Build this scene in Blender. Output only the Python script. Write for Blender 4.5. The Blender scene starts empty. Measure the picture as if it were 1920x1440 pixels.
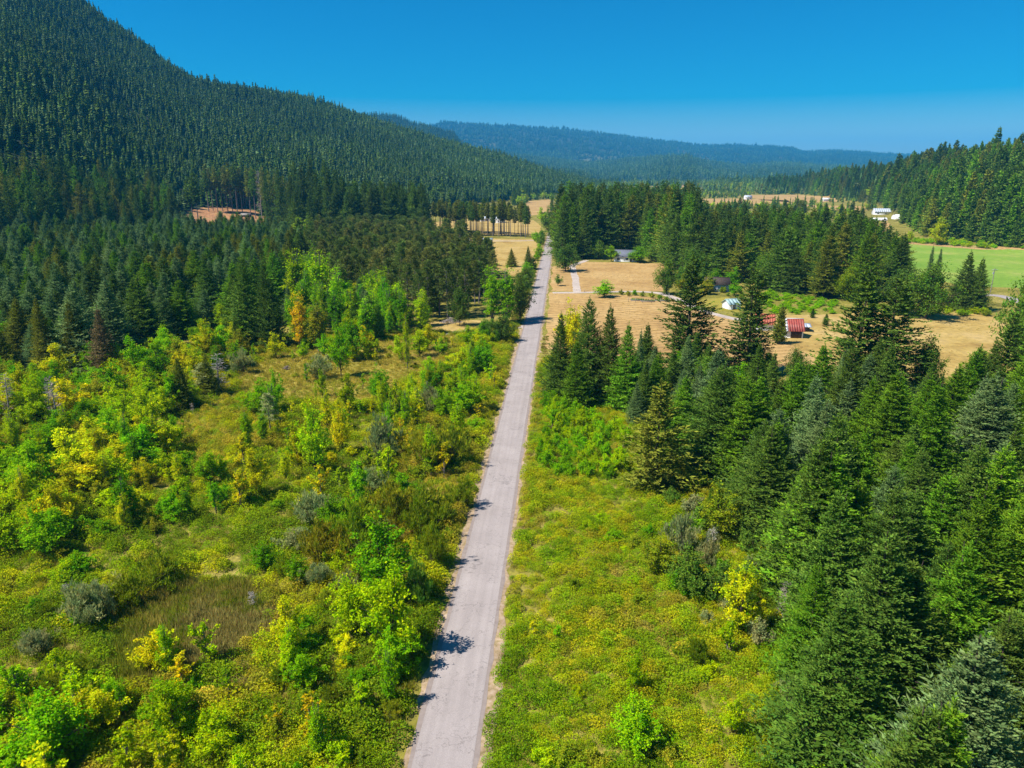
import bpy, math, random
import numpy as np
from mathutils import Vector

SC = bpy.context.scene
COL = SC.collection
R = math.radians
rng = np.random.default_rng(7)
random.seed(7)

# ------------------------------------------------------------------ camera
FPX, CX, CY = 1333.0, 960.0, 720.0          # focal length in photo pixels (1920 wide)
HORIZON = 325.0
CAM = np.array([8.7, 0.0, 45.0])
PITCH = math.atan((CY - HORIZON) / FPX)
YAW = R(4.0)
fwd = np.array([-math.sin(YAW) * math.cos(PITCH), math.cos(YAW) * math.cos(PITCH), -math.sin(PITCH)])
rgt = np.array([math.cos(YAW), math.sin(YAW), 0.0])
upv = np.cross(rgt, fwd)

cam_d = bpy.data.cameras.new("camera")
cam = bpy.data.objects.new("camera", cam_d)
COL.objects.link(cam)
cam_d.sensor_width = 36.0
cam_d.lens = 36.0 * FPX / 1920.0
cam_d.clip_start = 0.5
cam_d.clip_end = 60000
cam.location = CAM
cam.rotation_euler = Vector(fwd).to_track_quat('-Z', 'Y').to_euler()
SC.camera = cam

# ------------------------------------------------------------------ sky, sun, exposure
SUN_EL, SHADOW_AZ = R(55), R(20)             # shadows run towards +X and a little away
sdir = Vector((math.cos(SHADOW_AZ) * math.cos(SUN_EL), math.sin(SHADOW_AZ) * math.cos(SUN_EL), -math.sin(SUN_EL)))
W = bpy.data.worlds.new("World"); SC.world = W; W.use_nodes = True
nt = W.node_tree
bg = nt.nodes["Background"]
sky = nt.nodes.new("ShaderNodeTexSky")
sky.sky_type = 'NISHITA'; sky.sun_disc = False
sky.sun_elevation = SUN_EL
sky.sun_rotation = math.atan2(-sdir.x, -sdir.y)
sky.altitude = 200; sky.air_density = 1.0; sky.dust_density = 0.7; sky.ozone_density = 4.0
hs = nt.nodes.new("ShaderNodeHueSaturation")
hs.inputs["Saturation"].default_value = 2.3
hs.inputs["Value"].default_value = 0.95
nt.links.new(sky.outputs[0], hs.inputs["Color"])
nt.links.new(hs.outputs[0], bg.inputs[0])
bg.inputs[1].default_value = 0.072

sl = bpy.data.lights.new("sun", 'SUN'); sl.energy = 5.0; sl.angle = R(0.53); sl.color = (1.0, 0.95, 0.87)
so = bpy.data.objects.new("sun", sl); COL.objects.link(so)
so.rotation_euler = sdir.to_track_quat('-Z', 'Y').to_euler()
so.location = (-200, -60, 300)

vs = SC.view_settings
vs.view_transform = 'Standard'; vs.look = 'None'; vs.gamma = 1.0; vs.exposure = 0.68
vs.use_curve_mapping = False
cy = SC.cycles
cy.max_bounces = 5; cy.diffuse_bounces = 3; cy.glossy_bounces = 1; cy.transmission_bounces = 3
cy.transparent_max_bounces = 4; cy.volume_bounces = 1
cy.use_denoising = True; cy.debug_use_spatial_splits = True
try:
    cy.denoising_prefilter = 'ACCURATE'
except Exception:
    pass

# ------------------------------------------------------------------ projection helpers
def ray(px, py):
    px = np.asarray(px, float); py = np.asarray(py, float)
    return fwd + ((px - CX) / FPX)[..., None] * rgt - ((py - CY) / FPX)[..., None] * upv

def ground(px, py, z=0.0):
    d = ray(px, py)
    t = (z - CAM[2]) / d[..., 2]
    return (CAM + d * t[..., None])[..., :2]

def project(P):
    q = np.asarray(P, float) - CAM
    z = q @ fwd
    zz = np.where(z > 1, z, 1)
    return CX + FPX * (q @ rgt) / zz, CY - FPX * (q @ upv) / zz, z

def pxm(py):
    return math.cos(PITCH) * (py - HORIZON) / CAM[2]

# ------------------------------------------------------------------ terrain
def vnoise(x, y, s, seed=0):
    x = np.asarray(x, float) / s + seed * 17.13; y = np.asarray(y, float) / s + seed * 5.7
    xi = np.floor(x); yi = np.floor(y); fx = x - xi; fy = y - yi
    fx = fx * fx * (3 - 2 * fx); fy = fy * fy * (3 - 2 * fy)
    def h(a, b):
        v = np.sin(a * 127.1 + b * 311.7 + seed * 74.7) * 43758.5453
        return v - np.floor(v)
    return (h(xi, yi) * (1 - fx) + h(xi + 1, yi) * fx) * (1 - fy) + (h(xi, yi + 1) * (1 - fx) + h(xi + 1, yi + 1) * fx) * fy

def azel(px, py):
    d = ray(px, py)
    return np.arctan2(d[..., 0], d[..., 1]), d[..., 2] / np.hypot(d[..., 0], d[..., 1])

LAYERS = []
def layer(pts, dist, foot, power=1.25, rough=0.10, seed=1):
    p = np.array(pts, float)
    a, e = azel(p[:, 0], p[:, 1])
    dx = np.interp(p[:, 0], *zip(*dist)); fx = np.interp(p[:, 0], *zip(*foot))
    H = np.maximum(CAM[2] + dx * e, 0)
    a = np.concatenate([[a[0] - R(40), a[0] - R(25)], a, [a[-1] + R(2.5), a[-1] + R(30)]])
    dx = np.concatenate([[dx[0]] * 2, dx, [dx[-1]] * 2]); fx = np.concatenate([[fx[0]] * 2, fx, [fx[-1]] * 2])
    H = np.concatenate([[H[0] * .2, H[0] * .9], H, [0 if len(LAYERS) in (0, 2) else H[-1], 0]])
    LAYERS.append((a, dx, fx, H, power, rough, seed))

layer([(-500, -170), (-200, -140), (0, -95), (90, -50), (165, 12), (200, 45), (270, 92), (330, 136), (365, 158), (450, 173), (560, 192),
       (650, 217), (700, 232), (770, 254), (860, 280), (950, 303), (1050, 335), (1110, 348)],
      [(-500, 1500), (0, 1650), (365, 1650), (700, 1800), (900, 1950), (1110, 2100)],
      [(-500, 350), (0, 470), (300, 650), (500, 680), (700, 720), (900, 950), (1000, 1250), (1110, 1850)], 1.15, .10, 1)
layer([(1440, 352), (1500, 350), (1560, 342), (1640, 332), (1700, 326), (1760, 320), (1830, 313), (1900, 309), (2000, 300), (2300, 292)],
      [(1500, 2000), (1560, 1700), (1640, 1400), (1700, 1200), (1830, 950), (1900, 860), (2300, 700)],
      [(1500, 1750), (1560, 1500), (1640, 1200), (1700, 760), (1760, 585), (1920, 525), (2300, 420)], 0.9, .06, 2)
layer([(560, 240), (640, 222), (700, 219), (740, 221), (775, 236), (800, 240), (850, 255), (866, 272), (885, 300), (905, 330)],
      [(560, 4200), (905, 4200)], [(560, 2900), (905, 2900)], 1.0, .05, 3)
layer([(740, 245), (800, 239), (830, 231), (880, 233), (960, 237), (1060, 243), (1200, 260), (1320, 274), (1400, 274), (1480, 278), (1505, 286),
       (1560, 284), (1700, 292), (1790, 294), (1920, 300), (2200, 300)],
      [(740, 8600), (1200, 9400), (1500, 10400), (1920, 12500)], [(740, 5600), (1920, 7200)], 0.8, .05, 4)
layer([(800, 292), (860, 280), (930, 287), (1000, 297), (1100, 308), (1180, 302), (1240, 296), (1290, 297), (1340, 309), (1400, 313), (1480, 306),
       (1560, 315), (1640, 317), (1750, 322), (2000, 322)],
      [(800, 5600), (1180, 5600), (1290, 4900), (1400, 6200), (1750, 6900)], [(800, 3300), (1100, 3600), (1290, 3300), (1750, 4200)], 1.0, .07, 5)
layer([(840, 305), (900, 308), (1000, 318), (1080, 330), (1160, 343), (1200, 352)],
      [(840, 3100), (1200, 3300)], [(840, 2300), (1200, 2500)], 1.0, .06, 6)

def hgt(x, y):
    x = np.asarray(x, float); y = np.asarray(y, float)
    dx, dy = x - CAM[0], y - CAM[1]
    r = np.hypot(dx, dy); a = np.arctan2(dx, dy)
    out = np.zeros_like(r)
    for (ta, td, tf, th, pw, rough, seed) in LAYERS:
        D = np.interp(a, ta, td); F = np.interp(a, ta, tf); H = np.interp(a, ta, th, left=0, right=0)
        t = np.clip((r - F) / (D - F), 0, 1)
        up = t ** pw
        s = 3 * np.clip(t * 4, 0, 1) ** 2 - 2 * np.clip(t * 4, 0, 1) ** 3
        back = np.clip(1 - (r - D) / (D * .6), 0, 1)
        n = (vnoise(x, y, 260, seed) - .5) * 2 * rough + (vnoise(x, y, 110, seed + 9) - .5) * rough
        h = H * up * (0.35 + .65 * s) * np.where(r > D, back, 1) * (1 + n * np.clip((1 - t) * 6, 0, 1) * s)
        out = np.maximum(out, h)
    return out

def ground_hit(px, py):
    """Where the line of sight through a photo pixel meets the terrain."""
    d = ray(px, py); sh = d.shape[:-1]; d = d.reshape(-1, 3)
    flat = -CAM[2] / np.minimum(d[:, 2], -1e-5)                     # level valley floor
    q = CAM + d * flat[:, None]
    if (d[:, 2] < 0).all() and np.hypot(q[:, 0], q[:, 1]).max() < 420:
        return q[:, :2].reshape(*sh, 2)
    ts = np.geomspace(60, 14000, 520)
    P = CAM + d[:, None] * ts[None, :, None]
    below = P[..., 2] <= hgt(P[..., 0], P[..., 1])
    k = np.where(below.any(1), below.argmax(1), len(ts) - 1)
    lo, hi = ts[np.maximum(k - 1, 0)], ts[k]
    for _ in range(16):
        m = (lo + hi) / 2; q = CAM + d * m[:, None]
        under = q[:, 2] <= hgt(q[:, 0], q[:, 1])
        hi = np.where(under, m, hi); lo = np.where(under, lo, m)
    return (CAM + d * hi[:, None])[:, :2].reshape(*sh, 2)
ground = ground_hit

def inpoly(x, y, poly):
    x = np.asarray(x, float); y = np.asarray(y, float)
    c = np.zeros(x.shape, bool)
    n = len(poly); j = n - 1
    for i in range(n):
        xi, yi = poly[i]; xj, yj = poly[j]
        if yi != yj:
            c ^= ((yi > y) != (yj > y)) & (x < (xj - xi) * (y - yi) / (yj - yi) + xi)
        j = i
    return c

def wpoly(pts):
    p = np.array(pts, float)
    return ground(p[:, 0], p[:, 1])

# ------------------------------------------------------------------ materials
def new_mat(name):
    m = bpy.data.materials.new(name); m.use_nodes = True
    n = m.node_tree; n.nodes.clear()
    return m, n, n.nodes.new("ShaderNodeOutputMaterial")

def N(n, t, **kw):
    o = n.nodes.new(t)
    for k, v in kw.items():
        setattr(o, k, v)
    return o

def mathn(n, op, a, b):
    m = N(n, "ShaderNodeMath", operation=op)
    for i, v in enumerate((a, b)):
        if isinstance(v, (int, float)): m.inputs[i].default_value = v
        elif v is not None: n.links.new(v, m.inputs[i])
    return m.outputs[0]

def leaf_mat(name, transl=0.3, var=0.45, hue=0.03, lob=((.66, .86, .9), (1.34, 1.14, 1.1))):
    m, n, out = new_mat(name)
    at = N(n, "ShaderNodeAttribute", attribute_type='INSTANCER', attribute_name='tint')
    lo = N(n, "ShaderNodeAttribute", attribute_type='GEOMETRY', attribute_name='spray')
    ramp = N(n, "ShaderNodeMix", data_type='RGBA')       # sprays differ: greener or yellower leaves
    ramp.inputs[6].default_value = (*lob[0], 1); ramp.inputs[7].default_value = (*lob[1], 1)
    n.links.new(lo.outputs["Fac"], ramp.inputs[0])
    tm = N(n, "ShaderNodeMix", data_type='RGBA', blend_type='MULTIPLY'); tm.inputs[0].default_value = 1
    n.links.new(at.outputs["Color"], tm.inputs[6]); n.links.new(ramp.outputs[2], tm.inputs[7])
    geo = N(n, "ShaderNodeNewGeometry")
    hsv = N(n, "ShaderNodeHueSaturation")
    rr = geo.outputs["Random Per Island"]
    n.links.new(mathn(n, 'MULTIPLY_ADD', rr, var * 2), hsv.inputs["Value"])
    hsv.inputs["Value"].links[0].from_node.inputs[2].default_value = 1 - var
    r2 = mathn(n, 'FRACT', mathn(n, 'MULTIPLY', rr, 37.7), None)
    n.links.new(mathn(n, 'MULTIPLY_ADD', r2, hue * 2), hsv.inputs["Hue"])
    hsv.inputs["Hue"].links[0].from_node.inputs[2].default_value = .5 - hue
    n.links.new(tm.outputs[2], hsv.inputs["Color"])
    d = N(n, "ShaderNodeBsdfDiffuse"); t = N(n, "ShaderNodeBsdfTranslucent")
    mx = N(n, "ShaderNodeMixShader"); mx.inputs[0].default_value = transl
    n.links.new(hsv.outputs[0], d.inputs[0]); n.links.new(hsv.outputs[0], t.inputs[0])
    n.links.new(d.outputs[0], mx.inputs[1]); n.links.new(t.outputs[0], mx.inputs[2])
    n.links.new(mx.outputs[0], out.inputs[0])
    return m

def noise_mat(name, cols, scale=1.0, detail=6, rough=.9, bump=0.0, stops=None, spec=.2, scale2=None, cols2=None):
    m, n, out = new_mat(name)
    tc = N(n, "ShaderNodeNewGeometry")
    tx = N(n, "ShaderNodeTexNoise"); tx.inputs["Scale"].default_value = scale; tx.inputs["Detail"].default_value = detail
    tx.inputs["Roughness"].default_value = .65
    n.links.new(tc.outputs["Position"], tx.inputs["Vector"])
    cr = N(n, "ShaderNodeValToRGB")
    e = cr.color_ramp.elements
    st = stops or np.linspace(.32, .68, len(cols))
    e[0].position = st[0]; e[0].color = (*cols[0], 1); e[1].position = st[-1]; e[1].color = (*cols[-1], 1)
    for c, s in zip(cols[1:-1], st[1:-1]):
        k = e.new(s); k.color = (*c, 1)
    n.links.new(tx.outputs["Fac"], cr.inputs[0])
    col = cr.outputs[0]
    if scale2:
        t2 = N(n, "ShaderNodeTexNoise"); t2.inputs["Scale"].default_value = scale2; t2.inputs["Detail"].default_value = 5
        n.links.new(tc.outputs["Position"], t2.inputs["Vector"])
        c2 = N(n, "ShaderNodeValToRGB"); e2 = c2.color_ramp.elements
        e2[0].position = .35; e2[0].color = (*cols2[0], 1); e2[1].position = .65; e2[1].color = (*cols2[1], 1)
        n.links.new(t2.outputs["Fac"], c2.inputs[0])
        mm = N(n, "ShaderNodeMix", data_type='RGBA', blend_type='MULTIPLY'); mm.inputs[0].default_value = 1
        n.links.new(col, mm.inputs[6]); n.links.new(c2.outputs[0], mm.inputs[7]); col = mm.outputs[2]
    b = N(n, "ShaderNodeBsdfPrincipled")
    b.inputs["Roughness"].default_value = rough; b.inputs["Specular IOR Level"].default_value = spec
    n.links.new(col, b.inputs["Base Color"])
    if bump:
        bn = N(n, "ShaderNodeBump"); bn.inputs["Strength"].default_value = bump; bn.inputs["Distance"].default_value = .1
        n.links.new(tx.outputs["Fac"], bn.inputs["Height"]); n.links.new(bn.outputs[0], b.inputs["Normal"])
    n.links.new(b.outputs[0], out.inputs[0])
    return m

M = {}
M['leaf'] = leaf_mat("broad_leaf", .40, .32, .022)
M['needle'] = leaf_mat("conifer_needle", .22, .40, .02, ((.72, .78, .8), (1.35, 1.25, 1.15)))
M['dead'] = leaf_mat("dead_twig", .05, .3, .01)
M['bark'] = noise_mat("bark", [(.05, .035, .025), (.12, .09, .07)], 6, bump=.4)
M['palebark'] = noise_mat("pale_bark", [(.14, .11, .10), (.26, .22, .20)], 5, bump=.4)
M['deadbark'] = noise_mat("dead_bark", [(.22, .18, .16), (.42, .37, .33)], 4, bump=.4)
M['floor'] = noise_mat("valley_ground", [(.12, .11, .02), (.22, .20, .03), (.34, .28, .08)], .09, 9, 1.0, .3, scale2=1.3, cols2=((.6, .6, .6), (1.25, 1.2, 1.1)))
M['dry'] = noise_mat("dry_grass", [(.31, .185, .066), (.41, .262, .096), (.48, .33, .138)], .035, 9, 1.0, .3, scale2=.5, cols2=((.82, .80, .78), (1.12, 1.1, 1.08)))
M['dry2'] = noise_mat("dry_grass_ochre", [(.29, .185, .050), (.40, .28, .082), (.45, .32, .125)], .06, 9, 1.0, .3, scale2=.6, cols2=((.8, .8, .8), (1.12, 1.1, 1.08)))
M['olivegrass'] = noise_mat("olive_dry_grass", [(.22, .20, .022), (.32, .265, .045), (.28, .26, .03)], .10, 9, 1.0, .4, scale2=1.2, cols2=((.7, .7, .7), (1.15, 1.1, 1.05)))
M['green'] = noise_mat("pasture_green", [(.13, .24, .025), (.18, .285, .035), (.31, .33, .08)], .022, 8, 1.0, .2, scale2=.4, cols2=((.85, .88, .8), (1.1, 1.08, 1.05)))
M['bramblefloor'] = noise_mat("verge_green", [(.12, .2, .01), (.22, .28, .015), (.26, .25, .04)], .5, 8, 1.0, .5)
M['clear'] = noise_mat("clearcut_soil", [(.17, .14, .04), (.36, .17, .075), (.42, .23, .11), (.30, .24, .06)], .14, 10, 1.0, .8, scale2=.6, cols2=((.55, .55, .55), (1.2, 1.15, 1.1)))
M['gravel'] = noise_mat("gravel", [(.36, .30, .25), (.52, .45, .39)], 2.2, 6, 1.0, .5, scale2=.25, cols2=((.85, .82, .8), (1.08, 1.06, 1.05)))
M['shoulder'] = noise_mat("road_shoulder", [(.20, .17, .06), (.36, .26, .16), (.44, .35, .27)], 1.6, 8, 1.0, .6, scale2=.35, cols2=((.75, .72, .68), (1.1, 1.08, 1.05)))
M['white'] = noise_mat("white_paint", [(.72, .72, .72), (.82, .82, .80)], .8, 4, .6)
M['white_fabric'] = noise_mat("white_fabric", [(.80, .80, .82), (.88, .88, .88)], .5, 4, .7)
M['slate'] = noise_mat("slate_roof", [(.11, .12, .15), (.16, .17, .21)], 2, 5, .8)
M['red'] = noise_mat("red_roof", [(.27, .045, .035), (.36, .075, .055), (.32, .11, .08)], .9, 7, .55, spec=.4)
M['rust'] = noise_mat("rusty_roof", [(.40, .09, .05), (.46, .14, .08), (.34, .10, .06)], 1.4, 7, .7)
M['darkwood'] = noise_mat("dark_wood", [(.05, .035, .03), (.10, .075, .06)], 3, 5, .9)
M['greywood'] = noise_mat("grey_wood", [(.20, .18, .16), (.32, .29, .26)], 3, 5, .9)
M['teal'] = noise_mat("teal_roof", [(.28, .42, .42), (.38, .52, .50)], 1.5, 5, .6)
M['bluewall'] = noise_mat("blue_siding", [(.22, .32, .46), (.30, .40, .54)], 1.5, 4, .7)
M['metal'] = noise_mat("grey_metal", [(.42, .47, .55), (.55, .60, .66)], .6, 5, .5, spec=.5)
M['glass'] = noise_mat("window_glass", [(.03, .04, .05), (.05, .06, .08)], .3, 2, .15, spec=.6)
M['wire'] = noise_mat("wire", [(.10, .10, .10), (.16, .16, .16)], 3, 2, .6)

def mown(m, scale, dist, rot):
    n = m.node_tree; b = next(x for x in n.nodes if x.type == 'BSDF_PRINCIPLED'); old = b.inputs["Base Color"].links[0].from_socket
    g_ = N(n, "ShaderNodeNewGeometry"); mp = N(n, "ShaderNodeMapping"); mp.inputs["Rotation"].default_value = (0, 0, rot); n.links.new(g_.outputs["Position"], mp.inputs[0])
    w = N(n, "ShaderNodeTexWave"); w.inputs["Scale"].default_value = scale; w.inputs["Distortion"].default_value = dist; w.inputs["Detail"].default_value = 4; w.inputs["Detail Scale"].default_value = .35
    n.links.new(mp.outputs[0], w.inputs["Vector"])
    r = N(n, "ShaderNodeMapRange"); r.inputs[3].default_value = .84; r.inputs[4].default_value = 1.10; n.links.new(w.outputs["Fac"], r.inputs[0])
    mm = N(n, "ShaderNodeMix", data_type='RGBA', blend_type='MULTIPLY'); mm.inputs[0].default_value = 1
    n.links.new(old, mm.inputs[6]); n.links.new(r.outputs[0], mm.inputs[7]); n.links.new(mm.outputs[2], b.inputs["Base Color"])
mown(M['dry'], .10, 9, 1.2)

# forest-floor to valley-floor blend on the ground sheet (height-driven soil colour)
def ground_mat():
    m = M['floor']; n = m.node_tree
    b = next(x for x in n.nodes if x.type == 'BSDF_PRINCIPLED')
    old = b.inputs["Base Color"].links[0].from_socket
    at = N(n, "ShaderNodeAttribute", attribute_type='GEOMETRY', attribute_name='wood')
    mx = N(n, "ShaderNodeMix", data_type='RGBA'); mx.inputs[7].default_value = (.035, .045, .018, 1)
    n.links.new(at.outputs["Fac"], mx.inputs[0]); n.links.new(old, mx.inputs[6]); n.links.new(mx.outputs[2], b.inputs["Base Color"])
ground_mat()

def road_mat():
    m, n, out = new_mat("worn_chipseal")
    g = N(n, "ShaderNodeNewGeometry")
    sep = N(n, "ShaderNodeSeparateXYZ"); n.links.new(g.outputs["Position"], sep.inputs[0])
    big = N(n, "ShaderNodeTexNoise"); big.inputs["Scale"].default_value = .22; big.inputs["Detail"].default_value = 8
    n.links.new(g.outputs["Position"], big.inputs["Vector"])
    cr = N(n, "ShaderNodeValToRGB"); e = cr.color_ramp.elements
    e[0].position = .3; e[0].color = (.305, .262, .243, 1); e[1].position = .7; e[1].color = (.365, .316, .294, 1)
    n.links.new(big.outputs["Fac"], cr.inputs[0])
    fine = N(n, "ShaderNodeTexNoise"); fine.inputs["Scale"].default_value = 14; fine.inputs["Detail"].default_value = 4
    n.links.new(g.outputs["Position"], fine.inputs["Vector"])
    fr = N(n, "ShaderNodeMapRange"); fr.inputs[1].default_value = .3; fr.inputs[2].default_value = .7; fr.inputs[3].default_value = .86; fr.inputs[4].default_value = 1.1
    n.links.new(fine.outputs["Fac"], fr.inputs[0])
    # wheel tracks polished a little darker, long streaks along the road
    st = N(n, "ShaderNodeTexNoise"); st.inputs["Scale"].default_value = 1; st.inputs["Detail"].default_value = 5
    mp = N(n, "ShaderNodeMapping"); mp.inputs["Scale"].default_value = (1.6, .025, 1)
    n.links.new(g.outputs["Position"], mp.inputs[0]); n.links.new(mp.outputs[0], st.inputs["Vector"])
    sr = N(n, "ShaderNodeMapRange"); sr.inputs[1].default_value = .35; sr.inputs[2].default_value = .65; sr.inputs[3].default_value = .92; sr.inputs[4].default_value = 1.05
    n.links.new(st.outputs["Fac"], sr.inputs[0])
    # cracks: warped voronoi cell edges, long transverse cracks
    wn = N(n, "ShaderNodeTexNoise"); wn.inputs["Scale"].default_value = .7; wn.inputs["Detail"].default_value = 4
    n.links.new(g.outputs["Position"], wn.inputs["Vector"])
    mixv = N(n, "ShaderNodeMix", data_type='VECTOR'); mixv.inputs[0].default_value = .28
    wsc = N(n, "ShaderNodeVectorMath", operation='SCALE'); wsc.inputs["Scale"].default_value = 7
    n.links.new(wn.outputs["Color"], wsc.inputs[0])
    add = N(n, "ShaderNodeVectorMath", operation='ADD'); n.links.new(g.outputs["Position"], add.inputs[0]); n.links.new(wsc.outputs[0], add.inputs[1])
    mp2 = N(n, "ShaderNodeMapping"); mp2.inputs["Scale"].default_value = (.34, .17, .01); n.links.new(add.outputs[0], mp2.inputs[0])
    vo = N(n, "ShaderNodeTexVoronoi", feature='DISTANCE_TO_EDGE'); vo.inputs["Scale"].default_value = 1.0
    n.links.new(mp2.outputs[0], vo.inputs["Vector"])
    ck = N(n, "ShaderNodeMapRange"); ck.inputs[1].default_value = 0.0; ck.inputs[2].default_value = .020; ck.inputs[3].default_value = .70; ck.inputs[4].default_value = 1.0
    n.links.new(vo.outputs["Distance"], ck.inputs[0])
    k = mathn(n, 'MULTIPLY', mathn(n, 'MULTIPLY', fr.outputs[0], sr.outputs[0]), ck.outputs[0])
    mm = N(n, "ShaderNodeMix", data_type='RGBA', blend_type='MULTIPLY'); mm.inputs[0].default_value = 1
    n.links.new(cr.outputs[0], mm.inputs[6]); n.links.new(k, mm.inputs[7])
    b = N(n, "ShaderNodeBsdfPrincipled"); b.inputs["Roughness"].default_value = .95; b.inputs["Specular IOR Level"].default_value = .15
    n.links.new(mm.outputs[2], b.inputs["Base Color"])
    bn = N(n, "ShaderNodeBump"); bn.inputs["Strength"].default_value = .25; bn.inputs["Distance"].default_value = .03
    n.links.new(fine.outputs["Fac"], bn.inputs["Height"]); n.links.new(bn.outputs[0], b.inputs["Normal"])
    n.links.new(b.outputs[0], out.inputs[0])
    return m
M['road'] = road_mat()
M['roadedge'] = noise_mat("grey_road_edge", [(.22, .175, .155), (.29, .24, .21)], 1.2, 7, 1.0, .3)

# ------------------------------------------------------------------ object helpers
def tag(o, label=None, cat=None, group=None, kind=None):
    if label: o["label"] = label
    if cat: o["category"] = cat
    if group: o["group"] = group
    if kind: o["kind"] = kind
    return o

def link(name, data, parent=None):
    o = bpy.data.objects.new(name, data); COL.objects.link(o)
    if parent: o.parent = parent
    return o

def mesh_arr(name, verts, faces, mats, midx=None):
    """faces: list of (k, array(n,k)) blocks"""
    me = bpy.data.meshes.new(name)
    verts = np.asarray(verts, np.float32)
    me.vertices.add(len(verts)); me.vertices.foreach_set("co", verts.ravel())
    nl = sum(f.size for f in faces); nf = sum(len(f) for f in faces)
    me.loops.add(nl); me.polygons.add(nf)
    me.loops.foreach_set("vertex_index", np.concatenate([f.ravel() for f in faces]).astype(np.int32))
    tot = np.concatenate([np.full(len(f), f.shape[1], np.int32) for f in faces])
    me.polygons.foreach_set("loop_start", np.concatenate([[0], np.cumsum(tot)[:-1]]).astype(np.int32))
    for m in mats: me.materials.append(m)
    if midx is not None: me.polygons.foreach_set("material_index", np.asarray(midx, np.int32))
    me.update(calc_edges=True)
    return me

# ------------------------------------------------------------------ ground sheet
def build_ground():
    view = -YAW
    a = np.concatenate([np.arange(-180, -44, 4), np.arange(-44, 44.01, .22), np.arange(48, 180, 4)])
    a = np.radians(a) + view
    r = np.concatenate([np.linspace(4, 60, 8), np.geomspace(75, 400, 18)[:-1], np.geomspace(400, 14000, 185), [15500, 17500]])
    A, Rr = np.meshgrid(a, r)
    X = CAM[0] + Rr * np.sin(A); Y = CAM[1] + Rr * np.cos(A)
    Z = hgt(X, Y)
    V = np.stack([X, Y, Z], -1).reshape(-1, 3)
    V = np.concatenate([V, [[CAM[0], CAM[1], 0]]])
    na, nr = len(a), len(r)
    i = np.arange(nr - 1)[:, None] * na; j = np.arange(na)[None, :]; j2 = (j + 1) % na
    q = np.stack([i + j, i + j2, i + na + j2, i + na + j], -1).reshape(-1, 4)[:, ::-1]
    jj = np.arange(na); t = np.stack([np.full(na, nr * na), (jj + 1) % na, jj], -1)
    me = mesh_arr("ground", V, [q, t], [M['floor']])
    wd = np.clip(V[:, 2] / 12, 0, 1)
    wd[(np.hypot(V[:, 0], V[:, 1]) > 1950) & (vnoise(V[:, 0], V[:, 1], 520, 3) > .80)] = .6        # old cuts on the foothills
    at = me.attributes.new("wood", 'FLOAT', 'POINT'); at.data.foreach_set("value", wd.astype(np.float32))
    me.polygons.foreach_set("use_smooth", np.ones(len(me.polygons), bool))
    tag(link("ground", me), kind="structure")
build_ground()

def sheet(name, pts, mat, lift, px=True, step=None, jag=0.0):
    """A patch of ground cover or paving draped on the ground."""
    import bmesh
    P = wpoly(pts) if px else np.array(pts, float)
    if step:
        Q = []
        for k in range(len(P)):
            p, q = P[k], P[(k + 1) % len(P)]
            n = max(1, int(np.hypot(*(q - p)) / step))
            for s in range(n):
                Q.append(p + (q - p) * s / n + (rng.normal(0, jag, 2) if jag else 0))
        P = np.array(Q)
    bm = bmesh.new()
    vs_ = [bm.verts.new((x, y, 0)) for x, y in P]
    f = bm.faces.new(vs_)
    if f.normal.z < 0 or f.calc_area() and (f.normal_update() or f.normal.z < 0):
        f.normal_flip()
    bmesh.ops.triangulate(bm, faces=[f])
    co = np.array([v.co[:] for v in bm.verts])
    if hgt(co[:, 0], co[:, 1]).max() > .05:
        bmesh.ops.subdivide_edges(bm, edges=bm.edges[:], cuts=4, use_grid_fill=True)
    co = np.array([v.co[:] for v in bm.verts])
    z = hgt(co[:, 0], co[:, 1])
    for v, h in zip(bm.verts, z):
        v.co.z = h + lift + (.6 if h > .3 else 0)
    me = bpy.data.meshes.new(name); bm.to_mesh(me); bm.free(); me.materials.append(mat)
    return tag(link(name, me), kind="structure")

FIELDS = []      # world polygons kept clear of trees and brush
def field(name, pts, mat, lift=.012, keep=True, step=6, jag=.5):
    if keep: FIELDS.append(wpoly(pts))
    return sheet(name, pts, mat, lift, step=step, jag=jag)

field("dry_field", [(1031, 548), (1180, 553), (1270, 562), (1300, 580), (1385, 600), (1420, 625), (1470, 640), (1560, 650), (1530, 690), (1380, 700), (1260, 690), (1060, 668), (1021, 650)], M['dry'])
field("hay_field", [(1035, 500), (1100, 491), (1245, 494), (1262, 520), (1240, 546), (1120, 547), (1034, 546)], M['dry'])
field("barn_field", [(1385, 598), (1440, 592), (1550, 590), (1700, 583), (1850, 585), (1905, 620), (1890, 700), (1700, 712), (1560, 690), (1470, 640)], M['dry2'], .018)
field("green_pasture", [(1680, 452), (1760, 458), (1930, 471), (2050, 480), (2060, 548), (1800, 535), (1690, 510), (1640, 480)], M['green'])
field("tan_field_edge", [(1640, 450), (1690, 449), (1800, 458), (1930, 468), (2000, 474), (1930, 473), (1760, 462), (1690, 456)], M['dry'], .03)
field("garden_lawn", [(1300, 566), (1362, 556), (1395, 574), (1390, 588), (1350, 582)], M['olivegrass'], .02)
field("left_meadow", [(800, 440), (870, 447), (1000, 448), (1012, 470), (1003, 500), (975, 520), (900, 500), (880, 470)], M['dry2'])
field("pine_meadow", [(790, 420), (870, 410), (1000, 413), (1015, 424), (1010, 440), (880, 441), (790, 432)], M['dry2'])
field("far_meadow", [(975, 394), (990, 377), (1030, 374), (1040, 382), (1030, 400), (990, 405)], M['dry'], .05)
field("pine_clearing", [(810, 602), (900, 600), (925, 612), (890, 622), (800, 622)], M['dry2'])
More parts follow.
